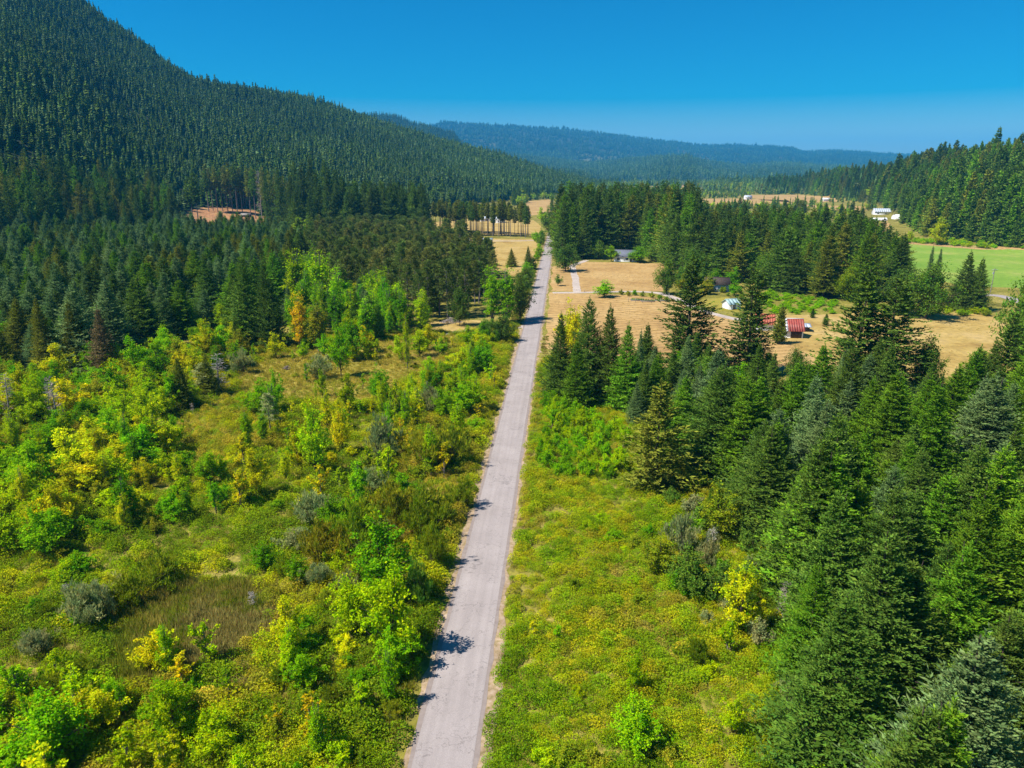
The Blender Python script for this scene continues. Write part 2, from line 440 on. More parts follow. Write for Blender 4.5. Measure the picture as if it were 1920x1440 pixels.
field("open_grass", [(440, 700), (520, 668), (640, 642), (760, 640), (860, 628), (850, 660), (790, 690), (720, 745), (620, 760), (520, 745), (450, 740)], M['olivegrass'], .012)
for k, p in enumerate([[(1255, 378), (1300, 373), (1380, 372), (1480, 376), (1490, 384), (1380, 386), (1300, 390)],
                       [(1380, 366), (1500, 365), (1560, 369), (1575, 378), (1500, 381), (1430, 375)],
                       [(1500, 384), (1590, 386), (1630, 388), (1620, 396), (1560, 396)],
                       [(1608, 414), (1640, 411), (1665, 414), (1672, 428), (1645, 440), (1620, 436)],
                       [(1130, 352), (1240, 349), (1300, 351), (1290, 355), (1160, 356)],
                       [(1270, 347), (1330, 345), (1345, 349), (1280, 351)]]):
    field("far_field", p, M['dry'] if k != 4 else M['dry2'], .05, step=25, jag=1.5)
CLEAR = [(318, 400), (390, 388), (470, 392), (530, 415), (525, 432), (470, 436), (400, 433), (335, 428)]
field("cleared_slope", CLEAR, M['clear'], .03, step=10)

# ------------------------------------------------------------------ roads
ROAD_W = 2.38
def strip(name, path, half, mat, lift, jag=0.0, step=4.0, off=0.0):
    P = np.array(path, float); out = []
    for k in range(len(P) - 1):
        n = max(1, int(np.hypot(*(P[k + 1] - P[k])) / step))
        for s in range(n): out.append(P[k] + (P[k + 1] - P[k]) * s / n)
    out.append(P[-1]); P = np.array(out)
    for _ in range(6):
        P[1:-1] = (P[:-2] + 2 * P[1:-1] + P[2:]) / 4
    T = np.gradient(P, axis=0); T /= np.linalg.norm(T, axis=1)[:, None]
    S = np.stack([T[:, 1], -T[:, 0]], 1)
    n = len(P)
    def w(): 
        return rng.normal(0, jag, n) + (vnoise(np.arange(n) * step, np.zeros(n), 9, int(rng.integers(99))) - .5) * jag * 3 if jag else np.zeros(n)
    L = P + S * (off - half + w())[:, None]; Rr = P + S * (off + half + w())[:, None]
    V = np.concatenate([np.c_[L, hgt(L[:, 0], L[:, 1]) + lift], np.c_[Rr, hgt(Rr[:, 0], Rr[:, 1]) + lift]])
    i = np.arange(n - 1)
    q = np.stack([i, i + n, i + n + 1, i + 1], -1)
    return tag(link(name, mesh_arr(name, V, [q], [mat])), kind="structure")

ROAD = [(0, -30), (0, 540), (0, 580), (2, 640), (8, 700), (18, 780)]
strip("road_shoulder", ROAD, ROAD_W + .95, M['shoulder'], .020, .28, 1.6)
strip("road_edge_seal", ROAD, ROAD_W + .42, M['roadedge'], .032, .07, 2.0)
strip("road", ROAD, ROAD_W, M['road'], .044, .02, 6.0)
g = lambda *p: [tuple(ground(float(a), float(b))) for a, b in p]
strip("gravel_driveway", g((1036, 549), (1090, 549), (1180, 546), (1240, 548), (1262, 557), (1295, 574), (1340, 590), (1395, 602)), 1.7, M['gravel'], .030, .15, 3)
strip("gravel_driveway", g((1082, 548), (1078, 520), (1072, 498), (1100, 488)), 1.5, M['gravel'], .036, .12, 3)
strip("gravel_lane", g((985, 612), (930, 618), (870, 622), (780, 630), (700, 636), (600, 634), (430, 640)), 1.7, M['gravel'], .030, .2, 3)
strip("gravel_lane", g((1012, 451), (960, 452), (915, 452), (870, 449), (840, 447)), 2.2, M['gravel'], .030, .2, 4)
strip("side_road", g((1820, 556), (1850, 549), (1880, 553), (1930, 572)), 2.6, M['road'], .040, .05, 4)
FIELDS_ROAD = g((430, 640), (600, 634), (700, 636), (780, 630), (870, 622), (930, 618), (985, 612))

# ------------------------------------------------------------------ plant shapes
def unit(v):
    return v / np.maximum(np.linalg.norm(v, axis=-1, keepdims=True), 1e-6)

def n3(P, s, seed):
    return (vnoise(P[:, 0] + P[:, 2] * .7, P[:, 1] - P[:, 2] * .5, s, seed) + vnoise(P[:, 2] + P[:, 1] * .3, P[:, 0] - P[:, 1], s, seed + 3)) / 2

def kites(p, d, n, L, Wd):
    """Leaf-sized faces: base points p, directions d, normals n, lengths and widths."""
    d = unit(d); s = unit(np.cross(d, n))
    L = np.asarray(L)[..., None]; Wd = np.asarray(Wd)[..., None]
    m = p + d * L * .45
    return np.stack([p, m + s * Wd * .5, p + d * L, m - s * Wd * .5], -2).reshape(-1, 4, 3)

def tube(pts, rad, k=5):
    pts = np.asarray(pts, float); n = len(pts)
    T = unit(np.gradient(pts, axis=0))
    ref = np.where(np.abs(T[:, 2:3]) > .9, [[1., 0, 0]], [[0, 0, 1.]])
    a = unit(np.cross(T, ref)); b = np.cross(T, a)
    th = np.arange(k) / k * 2 * np.pi
    V = pts[:, None] + (a[:, None] * np.cos(th)[None, :, None] + b[:, None] * np.sin(th)[None, :, None]) * np.asarray(rad)[:, None, None]
    i = np.arange(n - 1)[:, None] * k; j = np.arange(k)[None]; j2 = (j + 1) % k
    q = np.stack([i + j, i + j2, i + k + j2, i + k + j], -1).reshape(-1, 4)
    return V.reshape(-1, 3), q

def join_tubes(lst):
    V, F, o = [], [], 0
    for v, f in lst:
        V.append(v); F.append(f + o); o += len(v)
    return np.concatenate(V), np.concatenate(F)

def fir(seed, H=15., Rad=3.0, nb=700, m=8, kt=2, t0=.02, prof=.95, kw=.062, lmin=.155, jit=.3, el0=2., el1=50., s0=.35, tw=.30, wh=16, whamp=.16, lump=.22, bare_len=None, trunk=None, droop=.10):
    """Conifer: branches in loose whorls, each ending in feathery upturned tufts that fill the cone."""
    g = np.random.default_rng(seed)
    q = np.linspace(0, 1, nb)
    u = 1 - np.sqrt(1 - q * .995)                     # more boughs where the cone is wide
    u = np.clip(u * .75 + q * .25 + g.normal(0, .006, nb), 0, .985)
    t = t0 + (.985 - t0) * u
    ang = np.arange(nb) * 2.39996 + g.normal(0, .4, nb)
    ph = g.uniform(0, 6.28, 5)
    L = Rad * ((1 - u) ** prof) * (1 + .10 * np.sin(u * 3.1))
    L *= 1 + whamp * np.sin(u * wh * 6.283 + ang * .5) + lump * (n3(np.stack([np.cos(ang) * 2, np.sin(ang) * 2, u * 9], -1), .9, seed % 50) - .5) * 2
    L *= 1 + .10 * np.sin(ang + ph[0]) + .08 * np.sin(2 * ang + ph[1])
    L = L * g.uniform(1 - jit * 1.2, 1 + jit * .6, nb) + .10
    if bare_len is not None: L *= np.clip(.35 + u / bare_len, .3, 1)
    el = np.radians(el0 + (el1 - el0) * u ** .8 + g.normal(0, 8, nb))
    hd = np.stack([np.cos(ang), np.sin(ang), np.zeros(nb)], -1); sd = np.stack([-np.sin(ang), np.cos(ang), np.zeros(nb)], -1)
    Z = np.array([0, 0, 1.])
    s = np.linspace(s0, 1.0, m)[None, :] + g.uniform(-.05, .05, (nb, m))
    base = np.stack([np.zeros(nb), np.zeros(nb), t * H], -1)
    dz = np.sin(el)[:, None] * s - droop * np.sin(s * np.pi * .8) * (1 - u)[:, None]
    P = base[:, None] + hd[:, None] * (L[:, None] * s * np.cos(el)[:, None])[..., None] + Z * (L[:, None] * dz)[..., None]
    bd = unit(hd[:, None] * np.cos(el)[:, None, None] + Z * (np.sin(el)[:, None, None] + .18) + np.zeros((nb, m, 1)))
    Q = []
    out = hd[:, None] * .75
    for side in (-1, 1):
        phi = np.radians(g.uniform(25, 75, (nb, m)))
        td = bd * np.cos(phi)[..., None] + side * sd[:, None] * np.sin(phi)[..., None] + Z * g.uniform(-.1, .25, (nb, m))[..., None]
        tl = np.maximum(tw * L[:, None] * (1.25 - s), lmin * 1.1) * g.uniform(.7, 1.3, (nb, m))
        for k in range(kt):
            p = P + td * (tl * (k / kt))[..., None] + g.normal(0, .05 * Rad / 3, (nb, m, 3))
            n = unit(Z * .7 + out + g.normal(0, .5, (nb, m, 3)))
            ln = np.maximum(tl / kt * 1.2, lmin) * g.uniform(.75, 1.3, (nb, m))
            Q.append(kites(p, td + g.normal(0, .32, (nb, m, 3)), n, ln, np.maximum(kw, ln * .36) * g.uniform(.8, 1.3, (nb, m))))
    n = unit(Z * .7 + out + g.normal(0, .5, (nb, m, 3)))
    Q.append(kites(P, bd + g.normal(0, .2, (nb, m, 3)), n, lmin * 1.5 + .04 * L[:, None] + np.zeros((nb, m)), np.full((nb, m), kw * 1.25)))
    nl = 22; p = np.zeros((nl, 3)); p[:, 2] = H * np.linspace(.92, 1.0, nl)
    aa = g.uniform(0, 6.28, nl); d = np.stack([np.cos(aa) * .5, np.sin(aa) * .5, np.full(nl, .9)], -1)
    Q.append(kites(p, d, g.normal(0, 1, (nl, 3)), np.linspace(.03, .012, nl) * H, np.full(nl, kw * 1.1)))
    Q = np.concatenate(Q)
    tr = trunk or H * .011 + .04
    zz = np.linspace(0, .97, 8); lean = g.normal(0, .010 * H, 2)
    tv = [tube(np.stack([lean[0] * zz ** 2, lean[1] * zz ** 2, H * zz], -1), tr * (1.05 - zz), 6)]
    for k in range(0, nb, max(1, nb // 26)):
        e = base[k] + hd[k] * L[k] * .85 * math.cos(el[k]) + Z * L[k] * .85 * math.sin(el[k])
        tv.append(tube([base[k], (base[k] + e) / 2 - [0, 0, .03 * L[k]], e], [.05, .035, .012], 3))
    V, F = join_tubes(tv)
    return V, F, Q, H, 2 * Rad

def far_fir(seed, H=25., Rad=3.6, tiers=9, k=7):
    """Small-in-view conifer: ragged skirts of drooping fronds."""
    g = np.random.default_rng(seed); Q = []
    for i in range(tiers):
        t = i / tiers
        n = max(4, int(k * (1.15 - .6 * t)))
        a = np.arange(n) / n * 6.283 + g.uniform(0, 6.28) + g.normal(0, .18, n)
        rr = Rad * (1 - t) ** .85 * g.uniform(.65, 1.2, n) + .3
        z = H * (.06 + .92 * t) + g.normal(0, .25, n)
        p = np.stack([np.zeros(n), np.zeros(n), z + H / tiers * .85], -1)
        d = np.stack([np.cos(a) * rr, np.sin(a) * rr, np.full(n, -H / tiers * .95)], -1)
        nn = unit(np.stack([np.cos(a), np.sin(a), np.full(n, .8)], -1) + g.normal(0, .25, (n, 3)))
        Q.append(kites(p, d, nn, np.linalg.norm(d, axis=1), rr * 1.15 + .3))
    Q = np.concatenate(Q)
    V, F = tube([[0, 0, 0], [0, 0, H * .5], [0, 0, H * .96]], [.28, .18, .03], 4)
    return V, F, Q, H, 2 * Rad

def broad(seed, H=10., Wd=7., n=5200, leaf=.30, base=.12, lobes=24, flat=.5, narrow=False, asp=.62, up=.3, stems=1, upright=.9, fat=.5, gap=.0):
    """Broadleaf crown: leafy sprays that radiate up and out from the stem, uneven in length, with gaps between them."""
    g = np.random.default_rng(seed)
    z0 = H * base
    A = np.array([Wd / 2, Wd / 2])
    tv, Pl, Dl, Nl, Ll = [], [], [], [], []
    tops = []
    for k in range(stems):
        o = g.normal(0, .10 * Wd if stems > 1 else 0, 2); ln = g.normal(0, .05 * Wd, 2) + o * 1.5
        hk = H * (.72 if stems == 1 else g.uniform(.45, .8))
        tops.append((np.array([o[0], o[1], 0]), np.array([ln[0], ln[1], hk])))
        tv.append(tube([tops[-1][0], (tops[-1][0] + tops[-1][1]) / 2 + [ln[1] * .2, 0, 0], tops[-1][1]], np.array([1.1, .75, .3]) * (.013 * H + .03) / (stems ** .35), 6))
    w = g.uniform(.5, 1.4, lobes); w /= w.sum()
    cnt = np.maximum((w * n).astype(int), 8)
    for k in range(lobes):
        b0, b1 = tops[k % stems]
        f = g.uniform(0, .92) ** 1.25
        st = b0 + (b1 - b0) * f; st[2] = z0 + (b1[2] - z0) * f
        a = k * 2.39996 + g.normal(0, .5)
        # how far this limb reaches: wide in the middle of the crown, short on top
        reach = math.sqrt(max(.05, 1 - (f * 1.25 - .45) ** 2 / .75)) * g.uniform(.55, 1.12)
        e = np.array([math.cos(a) * A[0] * reach, math.sin(a) * A[1] * reach, st[2] + (H - st[2]) * g.uniform(.12, .55) * upright + .03 * H])
        if k % 5 == 0: e = np.array([math.cos(a) * A[0] * .28 * g.uniform(.3, 1), math.sin(a) * A[1] * .28, H * g.uniform(.84, 1.0)])
        tv.append(tube([st, (st + e) / 2 + [0, 0, -.02 * H], e], [.009 * H, .005 * H, .0015 * H], 4))
        c = cnt[k]
        ax = e - st; L = np.linalg.norm(ax); ax = ax / max(L, 1e-3)
        s = g.uniform(.18, 1.08, c) ** .75
        rad = fat * (.16 * Wd + .10 * L) * (1.15 - .75 * np.abs(s - .55)) * g.uniform(.6, 1.3)
        # knots of leaves along the limb
        kn = max(4, int(c / 26)); ks = g.uniform(.2, 1.05, kn); kd = unit(g.normal(0, 1, (kn, 3)) + np.array([0, 0, up]))
        pick = g.integers(0, kn, c)
        pos = st + ax * (L * ks[pick])[:, None] + kd[pick] * (rad * .75)[:, None] + unit(g.normal(0, 1, (c, 3))) * (rad * g.uniform(.1, .62, c))[:, None]
        Pl.append(pos)
        d = unit(kd[pick] * .8 + g.normal(0, .6, (c, 3)) + ax * .3)
        Dl.append(d)
    P = np.concatenate(Pl); D = np.concatenate(Dl); n = len(P)
    P[:, 2] = np.where(P[:, 2] < .08, g.uniform(.05, .3, n), P[:, 2])
    nn = unit(D * .55 + g.normal(0, .55, (n, 3)) + np.array([0, 0, .45]))
    dd = np.cross(nn, g.normal(0, 1, (n, 3)))
    if narrow:
        dd = unit(dd) * .45 + np.array([0, 0, .75]) + D * .5; nn = unit(np.cross(dd, g.normal(0, 1, (n, 3)))) + D * .5
    ll = leaf * g.uniform(.6, 1.4, n)
    Q = kites(P, dd, nn, ll, ll * asp)
    V, F = join_tubes(tv)
    return V, F, Q, H, Wd

def pine(seed, H=17., Rad=3.4):
    g = np.random.default_rng(seed)
    nb = 46; t0 = .34
    t = t0 + (.97 - t0) * np.linspace(0, 1, nb); u = (t - t0) / (1 - t0)
    ang = np.arange(nb) * 2.39996 + g.normal(0, .5, nb)
    L = Rad * np.clip(np.sqrt(np.maximum(1 - (u * 1.05 - .15) ** 2 / .85, .03)), .2, 1) * g.uniform(.5, 1.15, nb) * (1 - .35 * u)
    el = np.radians(-5 + 40 * u + g.normal(0, 10, nb))
    hd = np.stack([np.cos(ang) * np.cos(el), np.sin(ang) * np.cos(el), np.sin(el)], -1)
    base = np.stack([np.zeros(nb), np.zeros(nb), t * H], -1)
    tv = [tube([[0, 0, 0], [.1, 0, H * .4], [0, .1, H * .95]], [.24, .18, .05], 6)]
    Q = []
    for k in range(nb):
        tv.append(tube([base[k], base[k] + hd[k] * L[k] * .9], [.05, .015], 3))
        n = 95
        s = g.uniform(.35, 1.05, n) ** .7
        c = base[k] + hd[k] * (L[k] * s)[:, None] + g.normal(0, .34, (n, 3)) * np.array([1, 1, .55])
        d = unit(hd[k] + g.normal(0, .6, (n, 3)) + np.array([0, 0, .35]))
        ln = g.uniform(.28, .55, n)
        Q.append(kites(c, d, g.normal(0, .6, (n, 3)) + np.array([0, 0, 1.]), ln, ln * .42))
    V, F = join_tubes(tv)
    return V, F, np.concatenate(Q), H, 2 * Rad

def snag(seed, H=9., Rad=1.6, nb=70, twig=5):
    g = np.random.default_rng(seed)
    t = g.uniform(.12, .98, nb); ang = g.uniform(0, 6.28, nb)
    L = Rad * (1 - t * .8) * g.uniform(.5, 1.1, nb)
    hd = np.stack([np.cos(ang), np.sin(ang), g.uniform(-.25, .55, nb)], -1)
    lean = g.normal(0, .03 * H, 2)
    tv = [tube([[0, 0, 0], [lean[0] * .4, lean[1] * .4, H * .5], [lean[0], lean[1], H]], [.13, .085, .02], 5)]
    Q = []
    for k in range(nb):
        b = np.array([lean[0] * t[k], lean[1] * t[k], t[k] * H]); e = b + hd[k] * L[k]
        tv.append(tube([b, (b + e) / 2 + [0, 0, .08], e], [.03, .02, .006], 3))
        s = g.uniform(.25, 1, twig)
        Q.append(kites(b + (e - b) * s[:, None], hd[k] + g.normal(0, .5, (twig, 3)), g.normal(0, 1, (twig, 3)), g.uniform(.3, .7, twig), np.full(twig, .05)))
    V, F = join_tubes(tv)
    return V, F, np.concatenate(Q), H, 2 * Rad

def spray_of(Q, H, Wd, seed):
    c = Q.mean(1)
    v = n3(c, Wd * .16, seed + 2) * .6 + n3(c, Wd * .06, seed + 7) * .4
    return np.repeat(np.clip((v - .5) * 2.4 + .5, 0, 1), 4)

SPECIES = {}
def species(key, gens, leafmat, bark, name, cat, parts=("trunk", "crown")):
    lst = []
    for i, (V, F, Q, H, Wd) in enumerate(gens):
        c = Q.reshape(-1, 3)                                   # the crown's real extent
        H = float(np.percentile(c[:, 2], 99.9)); Wd = 2 * float(np.percentile(np.hypot(c[:, 0], c[:, 1]), 98.5 if parts[1] != 'branches' else 95))
        tm = mesh_arr(parts[0], V, [F], [bark])
        tm.polygons.foreach_set("use_smooth", np.ones(len(tm.polygons), bool))
        nq = len(Q); qi = np.arange(nq * 4).reshape(-1, 4)
        cm = mesh_arr(parts[1], Q.reshape(-1, 3), [qi], [leafmat])
        spv = spray_of(Q, H, Wd, i)
        jm = mesh_arr(key, np.concatenate([V, Q.reshape(-1, 3)]), [F, qi + len(V)], [bark, leafmat], np.r_[np.zeros(len(F)), np.ones(nq)])
        for me, vals in ((cm, spv), (jm, np.r_[np.zeros(len(V)), spv])):
            a = me.attributes.new("spray", 'FLOAT', 'POINT'); a.data.foreach_set("value", vals.astype(np.float32))
        lst.append((tm, cm, jm, H, Wd))
    SPECIES[key] = dict(v=lst, name=name, cat=cat, parts=parts)

FIRV = ((1, .92, 2, .3), (2, .82, 8, .35), (3, 1.0, -4, .25), (4, .88, 12, .3), (5, .78, 0, .4), (6, .95, 6, .35))
species('fir', [fir(s, 15, 3.2, prof=pr, el0=e0, jit=j, lump=.16 + .04 * (s % 3)) for s, pr, e0, j in FIRV], M['needle'], M['bark'], 'fir_tree', 'tree')
species('oldfir', [fir(s, 27, 5.0, nb=380, m=7, kt=2, prof=pr, el0=-8, el1=40, jit=.55, lump=.42, whamp=.25, wh=13, kw=.20, lmin=.42, tw=.30, droop=.16, t0=t0) for s, pr, t0 in ((11, .78, .05), (12, .70, .08), (13, .85, .03), (14, .65, .12))], M['needle'], M['bark'], 'fir_tree', 'tree')
species('midfir', [fir(s, 22, 3.8, nb=200, m=4, kt=1, prof=pr, el0=-4, el1=45, jit=.4, lump=.3, kw=.42, lmin=.75, tw=.4, t0=.04) for s, pr in ((21, .9), (22, .8), (23, .7), (24, .85))], M['needle'], M['bark'], 'fir_tree', 'tree')
species('barefir', [fir(s, 27, 2.5, nb=150, m=4, kt=1, t0=t, prof=.55, jit=.5, kw=.26, lmin=.55, tw=.45, el0=-12, lump=.4, bare_len=.45, trunk=.26) for s, t in ((31, .5), (32, .42), (33, .55))], M['needle'], M['palebark'], 'fir_tree', 'tree')
species('cedar', [fir(s, 9, 1.6, nb=300, m=5, kt=2, t0=.0, prof=.5, jit=.2, el0=45, el1=75, droop=.0, kw=.12) for s in (41, 42)], M['needle'], M['bark'], 'cedar_tree', 'tree')
species('farfir', [far_fir(s, tiers=tr, k=k) for s, tr, k in ((51, 8, 8), (52, 10, 7), (53, 7, 9), (54, 9, 8), (55, 11, 7))], M['needle'], M['bark'], 'fir_tree', 'tree')
species('pine', [pine(s) for s in (61, 62, 63)], M['needle'], M['palebark'], 'pine_tree', 'tree')
species('tree', [broad(s, 10, 7, n, .31, b, lobes=lb, fat=ft) for s, b, lb, n, ft in ((71, .08, 40, 7200, .72), (72, .12, 32, 6000, .66), (73, .05, 46, 8000, .70), (74, .10, 28, 5200, .72), (75, .06, 36, 6400, .62))], M['leaf'], M['bark'], 'broadleaf_tree', 'tree')
species('oak', [broad(s, 11, 10, 9500, .36, .08, lobes=60, up=.5, fat=.78, upright=.75) for s in (81, 82, 83)], M['leaf'], M['bark'], 'oak_tree', 'tree')
species('poplar', [broad(s, 16, 4.8, 7000, .34, .04, lobes=54, fat=.95, upright=.8) for s in (91, 92, 93)], M['leaf'], M['palebark'], 'poplar_tree', 'tree')
species('sapling', [broad(s, 5, 2.4, n, .22, .08, lobes=lb, asp=.55, fat=.6) for s, n, lb in ((101, 1500, 15), (102, 1100, 12), (103, 1800, 18), (104, 900, 11))], M['leaf'], M['palebark'], 'sapling', 'sapling')
species('shrub', [broad(s, 3, 4.0, n, .20, .0, lobes=lb, up=.6, stems=st, fat=.72, upright=1.0) for s, n, lb, st in ((111, 4200, 30, 6), (112, 3400, 24, 5), (113, 4600, 34, 8), (114, 2800, 20, 4), (115, 3800, 28, 7))], M['leaf'], M['bark'], 'shrub', 'shrub', ("stem", "foliage"))
species('willow', [broad(s, 3.2, 4.6, 4400, .34, .0, lobes=34, up=.6, stems=9, narrow=True, asp=.22, fat=.6, upright=1.1) for s in (121, 122, 123)], M['leaf'], M['bark'], 'willow_bush', 'shrub', ("stem", "foliage"))
species('snag', [snag(s) for s in (131, 132, 133)], M['dead'], M['deadbark'], 'dead_tree', 'tree', ("trunk", "branches"))
species('fartree', [broad(s, 12, 11, 480, 1.4, .03, lobes=16, up=.5, fat=.8) for s in (141, 142, 143)], M['leaf'], M['bark'], 'broadleaf_tree', 'tree')

TINT = dict(firdark=(.090, .150, .022), fir=(.118, .205, .026), firgreen=(.135, .270, .014), firblue=(.165, .265, .085), firolive=(.190, .220, .024), firbrown=(.26, .19, .08),
            lime=(.38, .53, .003), green=(.16, .37, .004), bright=(.25, .49, .004), yellow=(.60, .61, .006), gold=(.64, .55, .008), orange=(.90, .52, .010),
            olive=(.34, .37, .018), moss=(.23, .31, .010), grey=(.32, .36, .125), oak=(.11, .19, .026), oakmid=(.15, .27, .026), dead=(.36, .30, .27), pine=(.135, .19, .035), pineo=(.19, .21, .042))
CNAME = dict(firdark='dark green', fir='deep green', firgreen='fresh green', firblue='blue-green', firolive='olive green', firbrown='browning', lime='lime green', green='mid green',
             bright='bright green', yellow='yellow', gold='golden yellow', orange='orange', olive='dull olive', moss='moss green', grey='grey-green', oak='dark green', oakmid='dusky green',
             dead='bare grey', pine='dark green', pineo='olive green')

PLANTS = []
def plant(sp, x, y, H, Wd, tint, label=None, group=None, var=None, must=False, zone=None):
    if zone != 'hero': Wd *= {'fir': 1.32, 'oldfir': 1.3, 'midfir': 1.25, 'barefir': 1.25, 'tree': 1.12, 'shrub': 1.15}.get(sp, 1)
    elif sp in ('fir', 'oldfir'): Wd *= 1.18
    elif sp in ('oak', 'tree'): Wd *= 1.15
    PLANTS.append(dict(sp=sp, x=float(x), y=float(y), H=float(H), W=float(Wd), tint=tint, label=label, group=group,
                       var=int(rng.integers(0, len(SPECIES[sp]['v']))) if var is None else var, must=must or label is not None, zone=zone))

def hero(sp, bx, by, ty, wpx, tint, label, group=None, var=None):
    """Place by where its foot stands on the ground and how tall it is."""
    x, y = ground(float(bx), float(by)); z = float(hgt(x, y))
    # solve height so the tip lands on the photo row
    lo, hi = .3, 60.
    for _ in range(30):
        mid = (lo + hi) / 2
        _, py, _ = project([x, y, z + mid])
        if py > ty: lo = mid
        else: hi = mid
    _, _, zc = project([x, y, z])
    plant(sp, x, y, (lo + hi) / 2, wpx * zc / FPX, tint, label, group, var, zone='hero')

def clear_of(x, y, rad=0.0):
    ok = np.abs(x) > ROAD_W + 1.6 + rad
    for P in FIELDS: ok &= ~inpoly(x, y, P)
    return ok

def jitter_pts(poly, spacing, px=True, keep_fields=True, rad=0.0, jit=.36):
    P = wpoly(poly) if px else np.array(poly, float)
    lo, hi = P.min(0), P.max(0)
    gx, gy = np.meshgrid(np.arange(lo[0], hi[0], spacing), np.arange(lo[1], hi[1], spacing))
    gx = gx + (np.arange(gx.shape[0]) % 2)[:, None] * spacing / 2
    x = gx.ravel() + rng.normal(0, spacing * jit, gx.size); y = gy.ravel() + rng.normal(0, spacing * jit, gx.size)
    ok = inpoly(x, y, P)
    if keep_fields: ok &= clear_of(x, y, rad)
    return x[ok], y[ok]

def scatter_plants(poly, spacing, mix, zone, rad=1.0, skip=0.0, **kw):
    """mix: list of (weight, species, (Hmin,Hmax), (w/h min,max), [tints])"""
    x, y = jitter_pts(poly, spacing, rad=rad, **kw)
    w = np.array([m[0] for m in mix], float); w /= w.sum()
    pick = rng.choice(len(mix), len(x), p=w)
    patch = vnoise(x, y, 26, 31)
    for xi, yi, k, pn in zip(x, y, pick, patch):
        if rng.uniform() < skip: continue
        _, sp, hr, wr, tints = mix[k]
        H = rng.uniform(*hr)
        ti = tints[int(np.clip(((pn - .5) * .9 + .5 + rng.normal(0, .27)) * len(tints), 0, len(tints) - 1))]
        plant(sp, xi, yi, H, H * rng.uniform(*wr), ti, zone=zone)

# ------------------------------------------------------------------ single trees that stand out
hero('oldfir', 1285, 700, 482, 120, 'firdark', 'tall dark fir at the near edge of the dry field, tip against the woods', var=0)
hero('oldfir', 1400, 700, 500, 104, 'firdark', 'broad tall fir standing in front of the rusty-roofed outbuilding', var=1)
hero('oldfir', 1598, 735, 502, 140, 'fir', 'tall ragged fir between the red-roofed barn and the ochre field', var=2)
hero('oldfir', 1658, 735, 520, 140, 'firdark', 'tall fir with long bare drooping boughs overlapping the ochre field', var=1)
hero('oldfir', 1228, 915, 715, 125, 'firolive', 'dull green fir with spreading layered boughs at the edge of the bracken', var=0)
hero('fir', 1049, 752, 590, 70, 'firdark', 'slim dark fir closest to the road edge')
hero('fir', 1100, 748, 562, 84, 'fir', 'tallest fir in the clump beside the golden tree')
hero('fir', 1138, 752, 578, 80, 'fir', 'deep green fir third in from the road, before the dry field')
hero('fir', 1172, 765, 610, 72, 'firgreen', 'fresh green fir at the inner side of the roadside clump')
hero('fir', 1078, 765, 640, 60, 'firgreen', 'short fresh green fir at the foot of the roadside clump')
hero('fir', 1196, 742, 620, 30, 'firblue', 'small blue-green fir alone at the dry field edge')
hero('tree', 1072, 672, 560, 66, 'gold', 'golden yellow tree behind the roadside fir clump')
hero('cedar', 1460, 644, 574, 32, 'firolive', 'olive column-shaped cedar touching the red-roofed barn')
hero('cedar', 1523, 596, 578, 10, 'firdark', 'smaller of two clipped cones in the barn field')
hero('cedar', 1548, 610, 588, 15, 'firdark', 'larger of two clipped cones in the barn field')
hero('fir', 1802, 580, 473, 56, 'firdark', 'dense dark fir before the green pasture')
hero('fir', 1826, 582, 486, 44, 'fir', 'dusky fir leaning against its taller twin by the pasture')
hero('oak', 1735, 598, 492, 92, 'oakmid', 'big dusky oak between the ochre field and the green pasture')
hero('oak', 1690, 590, 500, 70, 'oak', 'dark oak beside the big dusky oak')
hero('fir', 1734, 560, 462, 22, 'firblue', 'blue-tipped fir rising behind the big dusky oak')
hero('fir', 1750, 560, 467, 22, 'firblue', 'second blue-tipped fir behind the big dusky oak')
hero('oak', 1908, 690, 500, 95, 'oakmid', 'tall spreading tree at the far edge of the ochre field')
hero('oldfir', 1868, 770, 585, 90, 'fir', 'fir tree overlapping the far corner of the ochre field')
hero('oldfir', 1925, 800, 560, 110, 'firgreen', 'large fresh green fir cut by the frame above the stand')
hero('oak', 1728, 740, 625, 60, 'oakmid', 'small oak standing alone at the near edge of the ochre field')
hero('oak', 1250, 552, 484, 46, 'oakmid', 'green oak at the end of the hay field by the driveway bend')
hero('tree', 1133, 557, 524, 40, 'bright', 'round bright green tree beside the gravel driveway', var=2)
hero('tree', 1046, 536, 513, 17, 'oakmid', 'small dark round tree on the road verge by the hay field')
hero('oak', 1060, 509, 457, 52, 'oak', 'dark spreading oak overhanging the road by the driveway')
hero('tree', 1146, 490, 460, 25, 'bright', 'bright green tree in front of the slate-roofed house')
hero('tree', 1196, 492, 462, 36, 'green', 'leafy tree hiding the end of the slate-roofed house')
hero('oak', 1222, 490, 458, 34, 'oakmid', 'dusky tree beyond the leafy one by the slate-roofed house')
hero('oak', 1122, 486, 448, 34, 'oakmid', 'dusky tree between the driveway oak and the slate-roofed house')
hero('tree', 1758, 459, 407, 34, 'yellow', 'yellow-green maple glowing before the dark wooded hill')
hero('tree', 1648, 440, 414, 15, 'lime', 'lime tree below the far farm buildings')
hero('tree', 1706, 452, 428, 12, 'lime', 'small lime tree at the foot of the wooded hill')
hero('tree', 1030, 440, 385, 30, 'oakmid', 'bushy tree at the bend where the road vanishes')
hero('tree', 1016, 420, 388, 20, 'lime', 'yellowish tree behind the bushy tree at the road bend')
hero('tree', 1010, 478, 462, 20, 'bright', 'bright green bush-like tree on the verge near the meadow')
hero('oak', 985, 540, 500, 34, 'oak', 'dark tree on the verge before the straw meadow')
hero('poplar', 924, 606, 495, 44, 'bright', 'tall bright green maple next to the road at the gravel lane', var=0)
hero('poplar', 950, 608, 498, 46, 'green', 'green maple twin leaning over the road at the gravel lane', var=1)
